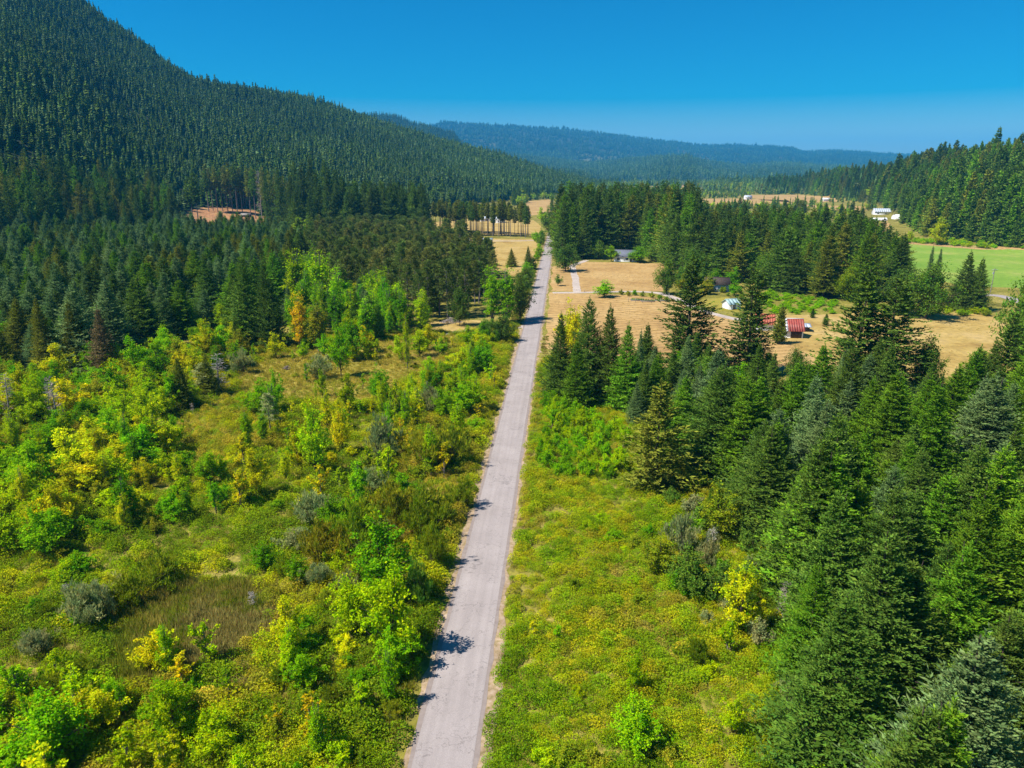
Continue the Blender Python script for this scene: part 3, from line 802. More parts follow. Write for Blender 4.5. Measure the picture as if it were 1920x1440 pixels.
hero('oak', 975, 600, 508, 46, 'oak', 'dark tree shading the road beside the bright maples')
hero('oak', 943, 640, 590, 50, 'oak', 'dark rounded oak at the corner of the gravel lane')
hero('oak', 862, 610, 535, 42, 'oak', 'dark narrow oak in the pine clearing')
hero('fir', 959, 500, 466, 22, 'firolive', 'small fir standing in the straw meadow')
hero('fir', 990, 506, 462, 20, 'fir', 'fir between the straw meadow and the road')
hero('fir', 470, 648, 480, 78, 'fir', 'tall dark fir at the front corner of the plantation', var=1)
hero('fir', 508, 652, 492, 64, 'firdark', 'dark fir beside the orange tree')
hero('poplar', 566, 655, 545, 36, 'orange', 'orange-leaved tree at the meadow edge', var=0)
hero('poplar', 562, 585, 465, 60, 'lime', 'tall lime poplar behind the orange tree')
hero('poplar', 604, 590, 468, 58, 'lime', 'tall lime poplar with a yellowing top')
hero('poplar', 640, 615, 500, 55, 'bright', 'bright green poplar above the meadow')
hero('poplar', 598, 660, 560, 44, 'olive', 'dull olive poplar next to the orange tree')
hero('tree', 655, 672, 590, 56, 'green', 'leafy green tree at the top of the open grass')
hero('tree', 684, 570, 505, 44, 'yellow', 'yellow tree poking up among the pines')
hero('poplar', 745, 610, 530, 44, 'lime', 'lime poplar in front of the pines')
hero('poplar', 795, 612, 560, 30, 'bright', 'bright slim tree at the pine clearing')
hero('poplar', 764, 692, 585, 17, 'lime', 'thin pole-like young poplar in the open grass')
hero('fir', 690, 615, 545, 44, 'firblue', 'blue-green fir among the lime poplars')
hero('fir', 720, 612, 560, 36, 'firgreen', 'fresh green fir by the lime poplars')
hero('tree', 388, 672, 598, 42, 'yellow', 'yellow maple at the foot of the plantation')
hero('tree', 262, 722, 628, 58, 'bright', 'bright green tree in front of the browning firs')
hero('tree', 300, 728, 640, 56, 'green', 'rounded green tree next to the bright green one')
hero('tree', 335, 625, 535, 60, 'green', 'rounded broadleaf tree sunk among the plantation firs')
hero('fir', 205, 715, 580, 62, 'firbrown', 'browning fir with bare layered boughs at the plantation edge')
hero('fir', 92, 700, 560, 58, 'firolive', 'olive fir second along the plantation front')
hero('fir', 150, 700, 570, 56, 'firolive', 'olive fir between two darker ones at the plantation front')
hero('fir', 345, 768, 672, 46, 'firolive', 'lone dull fir among the lime shrubs')
hero('pine', 508, 815, 735, 44, 'grey', 'thin grey-green pine in the brush beside the open grass', var=1)
hero('pine', 385, 740, 680, 48, 'grey', 'sparse grey pine beside a dead conifer')
hero('snag', 411, 735, 663, 36, 'dead', 'pale dead conifer with bare boughs at the brush edge')
hero('snag', 112, 805, 705, 30, 'dead', 'leaning grey dead tree in the shrubs')
hero('snag', 96, 800, 715, 26, 'dead', 'second grey dead tree, thinner')
hero('snag', 22, 800, 700, 34, 'dead', 'pinkish dead tree at the photo edge')
hero('snag', 1467, 1160, 1085, 34, 'dead', 'silvery dead sapling at the foot of the firs')
hero('snag', 1330, 1040, 985, 30, 'dead', 'bleached dead bush between the shrubs and the firs')
hero('snag', 130, 1130, 1090, 22, 'dead', 'white bare branches poking out of the shrubs')
hero('snag', 478, 1140, 1108, 22, 'dead', 'bleached dead twigs in the brown reeds')
hero('snag', 362, 775, 755, 10, 'dead', 'tiny bleached stump under the lone dull fir')
hero('snag', 466, 385, 322, 14, 'dead', 'tall bare grey tree at the edge of the cleared slope', var=0)
hero('snag', 492, 415, 318, 16, 'dead', 'tallest bare grey tree beside the cleared slope', var=1)
hero('snag', 1822, 452, 425, 10, 'dead', 'bare grey tree at the foot of the wooded hill')
hero('barefir', 364, 432, 330, 26, 'firdark', 'tall bare-stemmed fir in front of the cleared slope')
hero('barefir', 374, 434, 322, 28, 'firdark', 'second tall bare-stemmed fir in front of the cleared slope')
hero('fir', 330, 440, 372, 30, 'firdark', 'dark fir beside the cleared slope')
hero('poplar', 676, 428, 388, 16, 'lime', 'yellow-green tree against the dark firs')
for k, (bx, by, ty, w) in enumerate([(505, 430, 330, 26), (530, 434, 318, 34), (552, 436, 330, 36), (575, 438, 305, 40), (600, 440, 322, 42), (622, 442, 312, 44), (648, 444, 330, 42), (560, 428, 300, 36), (590, 430, 296, 36),
                                     (636, 430, 318, 40), (670, 444, 338, 40), (700, 446, 350, 40), (735, 446, 352, 38), (615, 425, 300, 36)]):
    hero('oldfir', bx, by, ty, w, ['firdark', 'fir', 'firdark'][k % 3], f"dark towering fir, {'first second third fourth fifth sixth seventh eighth ninth tenth eleventh twelfth thirteenth fourteenth'.split()[k]} of the tall stand beyond the cleared slope", 'towering firs beyond the cleared slope')
for k, (bx, by, ty) in enumerate([(392, 398, 318), (400, 396, 322), (409, 399, 312), (418, 397, 316), (428, 401, 308), (437, 400, 315), (446, 404, 306), (455, 403, 314), (471, 408, 310), (480, 412, 316), (500, 418, 312), (512, 422, 318)]):
    hero('barefir', bx, by, ty, 19, ['fir', 'pineo', 'firolive'][k % 3], f"bare-trunked tall fir at the cleared slope edge, {'first second third fourth fifth sixth seventh eighth ninth tenth eleventh twelfth'.split()[k]} along the row", 'bare-trunked firs at the cleared slope')
# young trees on the open brush
for bx, by, ty, w, ti, lb in [
        (592, 890, 752, 62, 'lime', 'tall lime young tree casting a dark shadow on the grass'),
        (560, 878, 788, 46, 'yellow', 'yellow young tree beside the tall lime one'),
        (484, 932, 838, 50, 'yellow', 'bright yellow young tree alone in the brush'),
        (640, 850, 748, 36, 'yellow', 'slim yellow young tree above the shadowed grass'),
        (712, 750, 682, 46, 'green', 'small round-headed green tree in the open grass'),
        (492, 778, 708, 62, 'bright', 'bushy bright green tree with a forked trunk'),
        (520, 765, 690, 30, 'bright', 'narrow bright tree behind the forked one'),
        (655, 775, 700, 36, 'lime', 'lime young tree at the lower rim of the open grass'),
        (640, 705, 610, 40, 'bright', 'bright tree at the upper rim of the open grass'),
        (605, 745, 690, 24, 'lime', 'little lime tree beside the brown tufts'),
        (420, 905, 850, 30, 'lime', 'small lime tree in olive brush'),
        (318, 850, 790, 34, 'yellow', 'small yellowing tree by brown grass'),
        (330, 835, 775, 34, 'bright', 'bright sapling-like tree at brown grass'),
        (275, 815, 725, 62, 'lime', 'rounded lime tree below the dark firs'),
        (220, 790, 715, 56, 'lime', 'lime tree beside the grey dead trees'),
        (140, 890, 800, 80, 'yellow', 'wide yellow-topped tree in the thicket'),
        (75, 930, 830, 80, 'bright', 'wide bright green tree beside the yellow-topped one'),
        (20, 790, 735, 60, 'bright', 'bright tree at the photo edge by dead stems'),
        (70, 790, 700, 64, 'lime', 'lime tree between the dead stems'),
        (880, 770, 705, 70, 'bright', 'rounded bright green tree next to the road'),
        (905, 700, 640, 50, 'green', 'green tree by the road above the rounded bright one'),
        (862, 700, 650, 44, 'yellow', 'yellow-tinged tree by the roadside thicket'),
        (720, 1120, 965, 110, 'green', 'big bright-topped tree rising from the roadside willows'),
        (735, 1228, 1050, 104, 'lime', 'big lime tree whose shadow falls on the road'),
        (660, 1190, 1060, 80, 'lime', 'lime tree just behind the big shadow-casting one'),
        (545, 1230, 1120, 66, 'yellow', 'yellow tree by the brown reeds'),
        (330, 1400, 1268, 90, 'lime', 'lime tree low in the picture among yellow shrubs'),
        (190, 1370, 1290, 70, 'yellow', 'yellow tree low in the picture by a bright green one'),
        (100, 1430, 1300, 130, 'bright', 'large bright green tree in the lower corner'),
        (215, 1330, 1260, 44, 'bright', 'small bright tree behind the low yellow one'),
        (1385, 1185, 1045, 84, 'yellow', 'yellow tree at the foot of the right-hand firs'),
        (1610, 1330, 1225, 54, 'bright', 'bright maple sapling tucked among dark firs'),
        (1565, 1440, 1340, 70, 'yellow', 'yellow-green tree at the bottom by the firs'),
        (1190, 1405, 1300, 96, 'bright', 'bright green shrub-like tree in the low bracken'),
        (1190, 1300, 1215, 34, 'lime', 'little lime tree alone in the bracken'),
        (1375, 1380, 1300, 50, 'lime', 'thin lime tree in the bracken by the firs'),
        (1290, 1112, 1022, 84, 'oakmid', 'dense dark green bush-tree beside the bracken'),
        (1235, 1075, 1002, 70, 'moss', 'mossy round bush-tree in the bracken'),
        (1345, 1008, 905, 74, 'moss', 'moss green cone-like tree against the yellow bracken'),
        (1660, 1440, 1340, 80, 'bright', 'bright green tree at the bottom under the firs')]:
    hero('tree', bx, by, ty, w, ti, lb)
for bx, by, ty, w, ti, lb in [
        (720, 860, 772, 74, 'grey', 'large grey-green willow bush on the grass'),
        (700, 925, 872, 66, 'grey', 'grey willow bush in front of the larger one'),
        (595, 985, 925, 90, 'grey', 'wide grey-green willow bush in the thicket'),
        (845, 870, 785, 90, 'olive', 'olive willow thicket bush touching the road verge'),
        (800, 880, 795, 84, 'olive', 'olive willow bush behind the roadside one'),
        (868, 950, 888, 56, 'moss', 'dark mossy willow along the road'),
        (805, 980, 895, 96, 'olive', 'broad olive willow beside the road'),
        (735, 985, 900, 100, 'olive', 'broad olive willow inside the thicket'),
        (680, 1040, 930, 120, 'moss', 'moss green willow mound'),
        (610, 1060, 970, 110, 'olive', 'olive willow mound left of the green one'),
        (812, 1060, 975, 72, 'moss', 'willow bush shading the road edge'),
        (785, 1130, 1045, 70, 'oakmid', 'dark willow at the road bank'),
        (790, 1010, 930, 90, 'moss', 'moss green willow at the thicket middle'),
        (300, 1100, 1030, 110, 'moss', 'dark moss willow mound above the reeds'),
        (180, 1170, 1090, 120, 'grey', 'grey-green willow mound beside the reeds'),
        (240, 1140, 1070, 90, 'moss', 'mossy willow behind the grey mound'),
        (600, 710, 660, 60, 'grey', 'grey brush at the top of the open grass'),
        (455, 700, 650, 46, 'grey', 'grey brush next to the dead conifer'),
        (1276, 1042, 965, 76, 'grey', 'grey-green willow bush between the bracken and the firs'),
        (1325, 1065, 1000, 56, 'grey', 'smaller grey willow bush at the foot of the firs'),
        (1310, 1250, 1195, 50, 'moss', 'low mossy willow in the bracken'),
        (1480, 1330, 1270, 60, 'grey', 'grey willow under the lowest firs'),
        (805, 775, 715, 50, 'grey', 'grey leafless-looking willow near the road trees')]:
    hero('willow', bx, by, ty, w, ti, lb)

# ------------------------------------------------------------------ stands and thickets
FIRT = ['firgreen', 'firgreen', 'fir', 'firblue', 'firgreen', 'fir', 'firblue', 'firgreen', 'fir']
scatter_plants([(1500, 1480), (1455, 1250), (1425, 1050), (1370, 950), (1330, 890), (1270, 840), (1240, 800), (1330, 790), (1500, 805), (1700, 810), (1850, 830), (2000, 860), (2500, 1000), (2900, 1700), (2000, 1900), (1640, 1800), (1540, 1600)],
               6.3, [(1, 'fir', (11.5, 18.5), (.46, .62), FIRT)], 'dense stand')
scatter_plants([(1180, 800), (1250, 790), (1340, 800), (1340, 770), (1180, 760)], 4.5, [(1, 'fir', (7, 12), (.4, .5), FIRT)], 'dense stand')
scatter_plants([(1330, 795), (1700, 800), (1900, 820), (1900, 780), (1820, 740), (1640, 765), (1540, 745), (1440, 735), (1300, 745), (1240, 770)], 7, [(2, 'oak', (7, 12), (.7, .9), ['oakmid', 'oak', 'moss']), (2, 'fir', (9, 15), (.4, .5), FIRT), (1, 'tree', (6, 9), (.6, .8), ['green', 'moss'])], 'dense stand', rad=0)
scatter_plants([(-260, 735), (-100, 715), (0, 700), (120, 698), (230, 690), (330, 640), (440, 625), (530, 600), (560, 540), (590, 480), (520, 452), (300, 446), (0, 444), (-300, 455)],
               6.6, [(9, 'fir', (9, 20), (.48, .66), ['firblue', 'fir', 'firblue', 'firgreen', 'firdark', 'firblue', 'firolive']), (.5, 'tree', (8, 12), (.6, .8), ['lime', 'green'])], 'plantation')
scatter_plants([(620, 600), (700, 590), (800, 606), (880, 604), (905, 575), (930, 540), (935, 500), (885, 475), (760, 452), (600, 447), (560, 480), (600, 540)],
               7.2, [(6, 'pine', (14, 20), (.36, .5), ['pine', 'pineo', 'pine']), (1, 'fir', (10, 16), (.36, .45), ['fir', 'firolive'])], 'pine wood')
scatter_plants([(560, 448), (640, 446), (800, 448), (800, 432), (680, 425), (560, 415), (530, 425)], 7.5,
               [(6, 'oldfir', (27, 40), (.28, .38), ['firdark', 'fir', 'firdark']), (.6, 'tree', (12, 18), (.6, .8), ['olive', 'lime'])], 'tall wood', keep_fields=False)
scatter_plants([(830, 431), (1002, 440), (1002, 446), (850, 442), (800, 436)], 6.2, [(1, 'barefir', (21, 27), (.17, .24), ['pine', 'pineo', 'fir', 'firolive'])], 'meadow row', keep_fields=False)
scatter_plants([(385, 388), (480, 394), (560, 418), (560, 408), (480, 380), (390, 378)], 7, [(3, 'barefir', (28, 40), (.17, .22), ['fir', 'firolive', 'pineo'])], 'cleared slope edge', keep_fields=False)
scatter_plants([(-150, 448), (330, 446), (330, 410), (310, 385), (200, 375), (0, 378), (-150, 385)], 8.0, [(6, 'oldfir', (20, 36), (.28, .40), ['firdark', 'fir', 'firolive', 'firgreen', 'firdark']), (.3, 'tree', (10, 14), (.6, .8), ['olive', 'lime'])], 'hill foot')
scatter_plants([(545, 650), (620, 660), (700, 640), (770, 620), (745, 570), (660, 520), (600, 490), (550, 500), (535, 590)], 6.0, [(3, 'poplar', (9, 16), (.3, .42), ['lime', 'green', 'bright']), (2, 'tree', (6, 11), (.55, .75), ['lime', 'yellow', 'green']), (1, 'fir', (9, 14), (.36, .45), ['firgreen', 'firblue'])], 'lime belt')
FW = ['firdark', 'fir', 'firgreen', 'firolive', 'fir', 'firdark']
scatter_plants([(1046, 489), (1100, 485), (1160, 470), (1245, 489), (1262, 515), (1300, 528), (1310, 470), (1290, 418), (1200, 416), (1044, 424)],
               9.0, [(7, 'oldfir', (24, 39), (.36, .48), FW), (1.5, 'oak', (12, 18), (.7, .9), ['oak', 'oakmid', 'moss'])], 'valley wood')
scatter_plants([(1300, 528), (1320, 520), (1380, 530), (1440, 548), (1570, 566), (1680, 566), (1690, 515), (1640, 490), (1600, 470), (1400, 450), (1305, 440)],
               8.0, [(6, 'oldfir', (17, 27), (.40, .56), FW), (2.5, 'oak', (8, 14), (.7, .95), ['oak', 'oakmid', 'moss', 'green'])], 'valley wood')
scatter_plants([(1300, 448), (1600, 475), (1610, 440), (1500, 425), (1300, 415)], 13, [(3, 'oldfir', (12, 18), (.4, .5), FW), (3, 'oak', (6, 12), (.8, 1), ['oakmid', 'moss', 'olive', 'lime'])], 'valley wood')
scatter_plants([(1044, 425), (1290, 418), (1290, 392), (1250, 390), (1044, 395)], 11, [(4, 'midfir', (18, 28), (.34, .44), FW), (2, 'fartree', (10, 16), (.7, .9), ['oakmid', 'moss', 'olive', 'oak'])], 'far wood')
scatter_plants([(1290, 420), (1610, 440), (1630, 402), (1500, 398), (1290, 392)], 24, [(2, 'midfir', (10, 18), (.4, .5), FW), (3, 'fartree', (7, 11), (.8, 1.1), ['oakmid', 'moss', 'olive', 'lime'])], 'far wood')
scatter_plants([(1000, 395), (1040, 400), (1040, 372), (985, 366), (960, 372), (960, 385)], 12, [(3, 'midfir', (18, 28), (.26, .34), ['firdark', 'fir']), (3, 'fartree', (9, 15), (.8, 1), ['olive', 'lime', 'oakmid'])], 'far wood')
scatter_plants([(1003, 447), (1030, 447), (1027, 470), (1006, 520), (985, 560), (978, 540), (1000, 480)], 4.2, [(2, 'shrub', (1.6, 3.4), (1, 1.4), ['bright', 'moss', 'lime']), (1, 'tree', (4, 8), (.6, .8), ['oakmid', 'bright'])], 'road verge', rad=.5)
scatter_plants([(1420, 560), (1440, 548), (1570, 566), (1570, 590), (1440, 590)], 3.6, [(1, 'shrub', (1.0, 1.8), (1.8, 2.4), ['bright', 'bright', 'lime'])], 'bramble bank', keep_fields=False)
scatter_plants([(1640, 590), (1850, 594), (1850, 580), (1640, 576)], 4, [(1, 'shrub', (1.5, 2.6), (1.3, 1.8), ['lime', 'bright', 'moss'])], 'pasture hedge', keep_fields=False)
scatter_plants([(1690, 455), (1760, 459), (1930, 469), (2000, 472), (2000, 466), (1930, 463), (1760, 452), (1690, 449)], 5, [(1, 'shrub', (2.2, 3.6), (1.3, 1.8), ['lime', 'lime', 'bright'])], 'pasture hedge', keep_fields=False)
scatter_plants([(1262, 520), (1300, 528), (1390, 540), (1395, 562), (1330, 556), (1270, 548)], 5, [(2, 'shrub', (1.6, 3), (1, 1.3), ['moss', 'green', 'grey', 'olive']), (1, 'tree', (5, 9), (.7, .8), ['green', 'oakmid', 'olive'])], 'house garden')
scatter_plants([(1300, 705), (1560, 725), (1560, 712), (1470, 700), (1400, 695)], 6, [(2, 'oak', (5, 9), (.7, .9), ['oak', 'oakmid']), (1, 'shrub', (2, 3.5), (1, 1.3), ['moss', 'green'])], 'field edge', keep_fields=False)
scatter_plants([(1180, 775), (1300, 765), (1340, 725), (1270, 700), (1215, 705), (1185, 730)], 5.2, [(3, 'fir', (8, 15), (.44, .56), FIRT), (1, 'oak', (5, 9), (.7, .9), ['oakmid', 'green'])], 'field edge', keep_fields=False)
# brush on the left
scatter_plants([(430, 650), (520, 640), (620, 668), (720, 650), (860, 632), (900, 640), (840, 668), (700, 690), (560, 690), (440, 690)], 5.2,
               [(3, 'tree', (4, 8), (.55, .8), ['lime', 'bright', 'yellow', 'lime']), (2, 'sapling', (3, 5.5), (.4, .55), ['lime', 'yellow', 'bright']), (2, 'shrub', (1.2, 2.6), (1, 1.4), ['lime', 'olive', 'moss', 'grey'])], 'lime belt', keep_fields=False, skip=.25)
scatter_plants([(640, 600), (700, 596), (800, 610), (800, 632), (700, 640), (640, 640)], 5.5, [(3, 'poplar', (7, 14), (.34, .46), ['lime', 'bright', 'yellow', 'green']), (1, 'shrub', (2, 3.5), (1, 1.3), ['lime', 'moss'])], 'lime belt', keep_fields=False)
scatter_plants([(895, 612), (940, 612), (985, 606), (975, 640), (900, 660), (860, 650)], 4.2, [(2, 'tree', (3.5, 7), (.6, .8), ['oakmid', 'green', 'yellow', 'lime']), (1, 'shrub', (1.6, 3), (1, 1.3), ['moss', 'lime'])], 'lane corner', rad=2.6)
BR = ['moss', 'lime', 'green', 'lime', 'yellow', 'olive', 'bright', 'lime', 'yellow']
scatter_plants([(-250, 830), (0, 830), (260, 810), (420, 740), (460, 700), (440, 640), (330, 660), (230, 710), (0, 715), (-250, 740)], 4.4,
               [(3, 'tree', (5, 9.5), (.6, .85), ['lime', 'green', 'lime', 'yellow', 'bright', 'olive']), (2, 'shrub', (2, 4), (.9, 1.3), ['moss', 'lime', 'olive', 'green']), (.5, 'fir', (6, 10), (.4, .5), ['firolive', 'fir'])], 'thicket')
scatter_plants([(-250, 1060), (0, 1060), (160, 1050), (420, 960), (380, 860), (260, 815), (0, 835), (-250, 835)], 3.5,
               [(2.4, 'tree', (4, 7.5), (.75, 1.0), ['green', 'lime', 'bright', 'yellow', 'lime']), (2.4, 'shrub', (2.0, 3.8), (1, 1.4), ['moss', 'green', 'lime', 'green', 'olive']), (1.4, 'poplar', (4.5, 8), (.3, .42), ['lime', 'bright', 'green', 'yellow'])], 'thicket')
scatter_plants([(380, 960), (560, 1000), (720, 960), (880, 900), (915, 800), (930, 720), (945, 660), (870, 680), (800, 740), (700, 770), (520, 780), (420, 850)], 4.3,
               [(1.8, 'sapling', (3.0, 6.0), (.42, .62), ['lime', 'yellow', 'lime', 'bright', 'gold', 'lime']), (2, 'shrub', (1.0, 2.6), (1, 1.4), ['lime', 'olive', 'moss', 'bright', 'yellow']), (1.0, 'poplar', (4.5, 8.5), (.28, .40), ['lime', 'lime', 'yellow', 'bright'])], 'brush', skip=.15)
scatter_plants([(520, 745), (430, 740), (430, 690), (640, 640), (870, 630), (930, 640), (860, 680), (760, 740), (640, 770)], 7.5,
               [(2, 'sapling', (2.0, 4.8), (.35, .55), ['lime', 'bright', 'yellow']), (2, 'shrub', (.7, 1.7), (1, 1.5), ['olive', 'moss', 'dead', 'lime'])], 'open grass', keep_fields=False, skip=.3)
scatter_plants([(800, 700), (945, 650), (985, 620), (940, 720), (915, 830), (900, 900), (860, 880), (800, 780)], 3.8,
               [(2, 'shrub', (1.6, 3.6), (.9, 1.3), ['green', 'lime', 'olive', 'bright', 'yellow']), (1, 'tree', (3.5, 6), (.6, .85), ['bright', 'green', 'lime', 'yellow'])], 'roadside thicket', rad=4.3)
scatter_plants([(480, 1080), (720, 1230), (790, 1180), (870, 1030), (905, 930), (880, 900), (720, 960), (560, 1000)], 3.4,
               [(2, 'willow', (2.2, 4.0), (1.1, 1.5), ['olive', 'moss', 'olive', 'grey']), (1.5, 'shrub', (1.6, 3.2), (1, 1.4), ['green', 'lime', 'moss']), (.7, 'tree', (3.5, 6), (.7, .9), ['lime', 'green'])], 'roadside thicket', rad=4.3)
scatter_plants([(-200, 1340), (0, 1290), (260, 1240), (480, 1240), (560, 1130), (700, 1220), (760, 1280), (740, 1460), (700, 1600), (-300, 1600)], 2.35,
               [(3, 'shrub', (1.0, 2.4), (1, 1.5), ['lime', 'moss', 'yellow', 'olive', 'lime', 'green']), (2.0, 'sapling', (2.6, 5.4), (.5, .75), ['yellow', 'lime', 'gold', 'bright', 'lime']), (.4, 'tree', (3.5, 5.5), (.7, .9), ['lime', 'bright', 'yellow']), (1.2, 'poplar', (3.5, 6.5), (.30, .42), ['lime', 'bright', 'yellow', 'lime']), (.35, 'willow', (1.6, 2.6), (1.2, 1.5), ['olive', 'moss'])], 'low brush', rad=1.0, skip=.22)
scatter_plants([(-200, 1300), (160, 1220), (180, 1130), (160, 1060), (-200, 1060)], 4.2, [(2, 'shrub', (1.2, 2.8), (1, 1.5), ['moss', 'olive', 'lime', 'green']), (1, 'willow', (2, 3), (1.2, 1.5), ['moss', 'olive', 'grey'])], 'thicket')
# right of the road
scatter_plants([(1012, 745), (1060, 765), (1180, 810), (1180, 900), (1090, 905), (1000, 880), (1004, 800)], 2.3, [(3, 'shrub', (2.0, 3.8), (.7, 1.0), ['bright', 'lime', 'bright', 'green']), (1, 'sapling', (2.5, 4.5), (.5, .7), ['lime', 'bright'])], 'bright thicket', rad=1.6)
scatter_plants([(1180, 1000), (1330, 1020), (1430, 1120), (1470, 1260), (1380, 1250), (1250, 1130)], 3.5, [(2, 'shrub', (1.8, 3.6), (.8, 1.1), ['oakmid', 'moss', 'green', 'grey', 'bright']), (1.3, 'sapling', (2.5, 5), (.45, .65), ['lime', 'yellow', 'bright'])], 'bracken', skip=.15)
scatter_plants([(1240, 930), (1340, 905), (1420, 1050), (1440, 1180), (1390, 1180), (1330, 1050)], 3.6, [(2, 'shrub', (2.0, 4.0), (.7, 1.0), ['green', 'oakmid', 'moss', 'grey']), (1, 'fir', (3, 6), (.4, .5), ['firgreen', 'firolive'])], 'bracken')
scatter_plants([(1480, 1290), (1600, 1420), (1700, 1600), (1560, 1600), (1440, 1420)], 4.0, [(2, 'shrub', (1.2, 2.6), (.9, 1.3), ['bright', 'lime', 'green']), (1, 'sapling', (2.5, 4.5), (.5, .7), ['lime', 'yellow'])], 'bracken', skip=.2)
scatter_plants([(985, 1440), (1000, 1100), (1150, 950), (1260, 1150), (1460, 1300), (1500, 1600), (985, 1600)], 3.7, [(4, 'shrub', (.6, 1.9), (1.2, 1.7), ['lime', 'moss', 'bright', 'olive', 'lime']), (1, 'sapling', (1.4, 3), (.5, .7), ['lime', 'bright', 'yellow'])], 'bracken', skip=.3, rad=1.2)
# ------------------------------------------------------------------ which plants show, and how large
for p in PLANTS:
    p['z'] = float(hgt(p['x'], p['y']))
PLANTS = [p for p in PLANTS if np.linalg.norm(np.array([p['x'], p['y'], p['z'] + p['H']]) - CAM) > 44]      # none right under the drone
arr = np.array([[p['x'], p['y'], p['z']] for p in PLANTS])
bx_, by_, bz_ = project(arr)
tp = arr.copy(); tp[:, 2] += [p['H'] for p in PLANTS]
tx_, ty_, tz_ = project(tp)
BW, BH = 480, 360
occ = np.zeros((BH, BW), bool)
for i in np.argsort(bz_):
    p = PLANTS[i]; p['vis'] = 0; p['tip'] = (tx_[i], ty_[i])
    if bz_[i] < 5 or tz_[i] < 3: continue
    k = BW / 1920.
    x0, y0, x1, y1 = tx_[i] * k, ty_[i] * k, bx_[i] * k, by_[i] * k
    hw = .5 * p['W'] * FPX / bz_[i] * k
    ya, yb = int(max(0, y0)), int(min(BH - 1, y1 + hw * .3))
    cone = p['sp'] in ('fir', 'oldfir', 'midfir', 'cedar', 'barefir', 'snag')
    cnt = 0
    for yy in range(ya, yb + 1):
        f = (yy - y0) / max(y1 - y0, .5)
        w = hw * (min(1, .12 + f) if cone else math.sqrt(max(0, 1 - (2 * min(f, 1) - 1) ** 2)))
        if p['sp'] == 'barefir' and f > .5: w = .3
        c = x0 + (x1 - x0) * min(f, 1)
        xa, xb = int(max(0, math.ceil(c - w))), int(min(BW, math.floor(c + w) + 1))
        if xb > xa:
            row = occ[yy, xa:xb]
            cnt += int((~row).sum()); row[:] = True
    p['vis'] = cnt

ONES = "zero one two three four five six seven eight nine ten eleven twelve thirteen fourteen fifteen sixteen seventeen eighteen nineteen".split()
TENS = "x x twenty thirty forty fifty sixty seventy eighty ninety".split()
def spell(n):
    n = int(max(0, min(99, n)))
    if n < 20: return ONES[n]
    return TENS[n // 10] + ("-" + ONES[n % 10] if n % 10 else "")

KIND = dict(fir='fir', oldfir='fir', midfir='fir', barefir='fir', cedar='cedar', pine='pine', tree='tree', oak='oak', poplar='poplar', sapling='sapling', shrub='shrub', willow='willow', snag='dead tree', fartree='tree')
NAMES = dict(fir='fir_tree', pine='pine_tree', tree='broadleaf_tree', oak='oak_tree', poplar='poplar_tree', sapling='sapling', shrub='shrub', willow='willow_bush', cedar='cedar_tree')
LIMIT = {'fir': 285, 'shrub': 285, 'tree': 285, 'sapling': 200, 'oak': 120, 'pine': 150, 'poplar': 220, 'willow': 150}
WORD = dict(fir='fir', oldfir='fir', midfir='tall fir', barefir='bare-stemmed fir', pine='pine', tree='tree', oak='oak', poplar='poplar', sapling='sapling', shrub='shrub', willow='willow bush', cedar='cedar', snag='dead tree', fartree='tree')
GROUPS = {'dense stand': 'firs of the dense stand beside the bracken', 'plantation': 'trees of the plantation below the mountain', 'pine wood': 'pines of the wood beside the straw meadow',
          'meadow row': 'bare-stemmed firs lining the meadow', 'thicket': 'trees and shrubs of the thicket', 'brush': 'young growth on the open brush', 'valley wood': 'tall trees of the valley wood'}
used = set()
by_kind = {}
for p in PLANTS:
    if p['vis'] >= (2 if p['must'] else 5): by_kind.setdefault(KIND[p['sp']], []).append(p)
for k, lst in by_kind.items():
    lst.sort(key=lambda p: (-p['must'], -p['vis']))
    for p in lst[:LIMIT.get(k, 300)]: p['single'] = True

def auto_label(p):
    c = CNAME[p['tint']]
    size = '' if p['sp'] in ('snag',) else ''
    for dx in range(0, 40):
        a = round(100 * p['tip'][0] / 1920); b = round(100 * (p['tip'][1]) / 1440)
        if dx: b = b + (dx + 1) // 2 * (1 if dx % 2 else -1)
        lb = f"{c} {WORD[p['sp']]} in the {p['zone']}, top {spell(a)} percent across, {spell(b)} percent down"
        if lb not in used and len(lb.replace(',', '').split()) <= 16:
            break
    used.add(lb)
    return lb

def set_tint(o, t):
    j = np.clip(np.array(TINT[t]) * rng.uniform(.82, 1.2) * rng.uniform(.93, 1.07, 3), .002, .8)
    o["tint"] = [float(v) for v in j]

rest = {}
n_single = 0
for p in PLANTS:
    S = SPECIES[p['sp']]
    tm, cm, jm, H0, W0 = S['v'][p['var']]
    if not p.get('single'):
        rest.setdefault(p['sp'], []).append(p); continue
    n_single += 1
    root = bpy.data.objects.new(S['name'], None); COL.objects.link(root)
    root.empty_display_size = .3
    root.location = (p['x'], p['y'], p['z'] - .08)
    root.rotation_euler = (0, 0, rng.uniform(0, 6.28))
    root.scale = (p['W'] / W0, p['W'] / W0 * rng.uniform(.9, 1.1), p['H'] / H0)
    tag(root, p['label'] or auto_label(p), S['cat'], p['group'] or GROUPS.get(p['zone'], (p['zone'] + ' plants') if p['zone'] not in (None, 'hero') else None))
    for part, me in zip(S['parts'], (tm, cm)):
        o = link(part, me, root)
        set_tint(o, p['tint'])
        if part == 'branches': o['kind'] = 'stuff'

# ------------------------------------------------------------------ masses that nobody could count
def proto_collection(name, meshes):
    c = bpy.data.collections.new(name)
    for i, me in enumerate(meshes):
        c.objects.link(bpy.data.objects.new(f"{name}_{i:02d}", me))
    return c

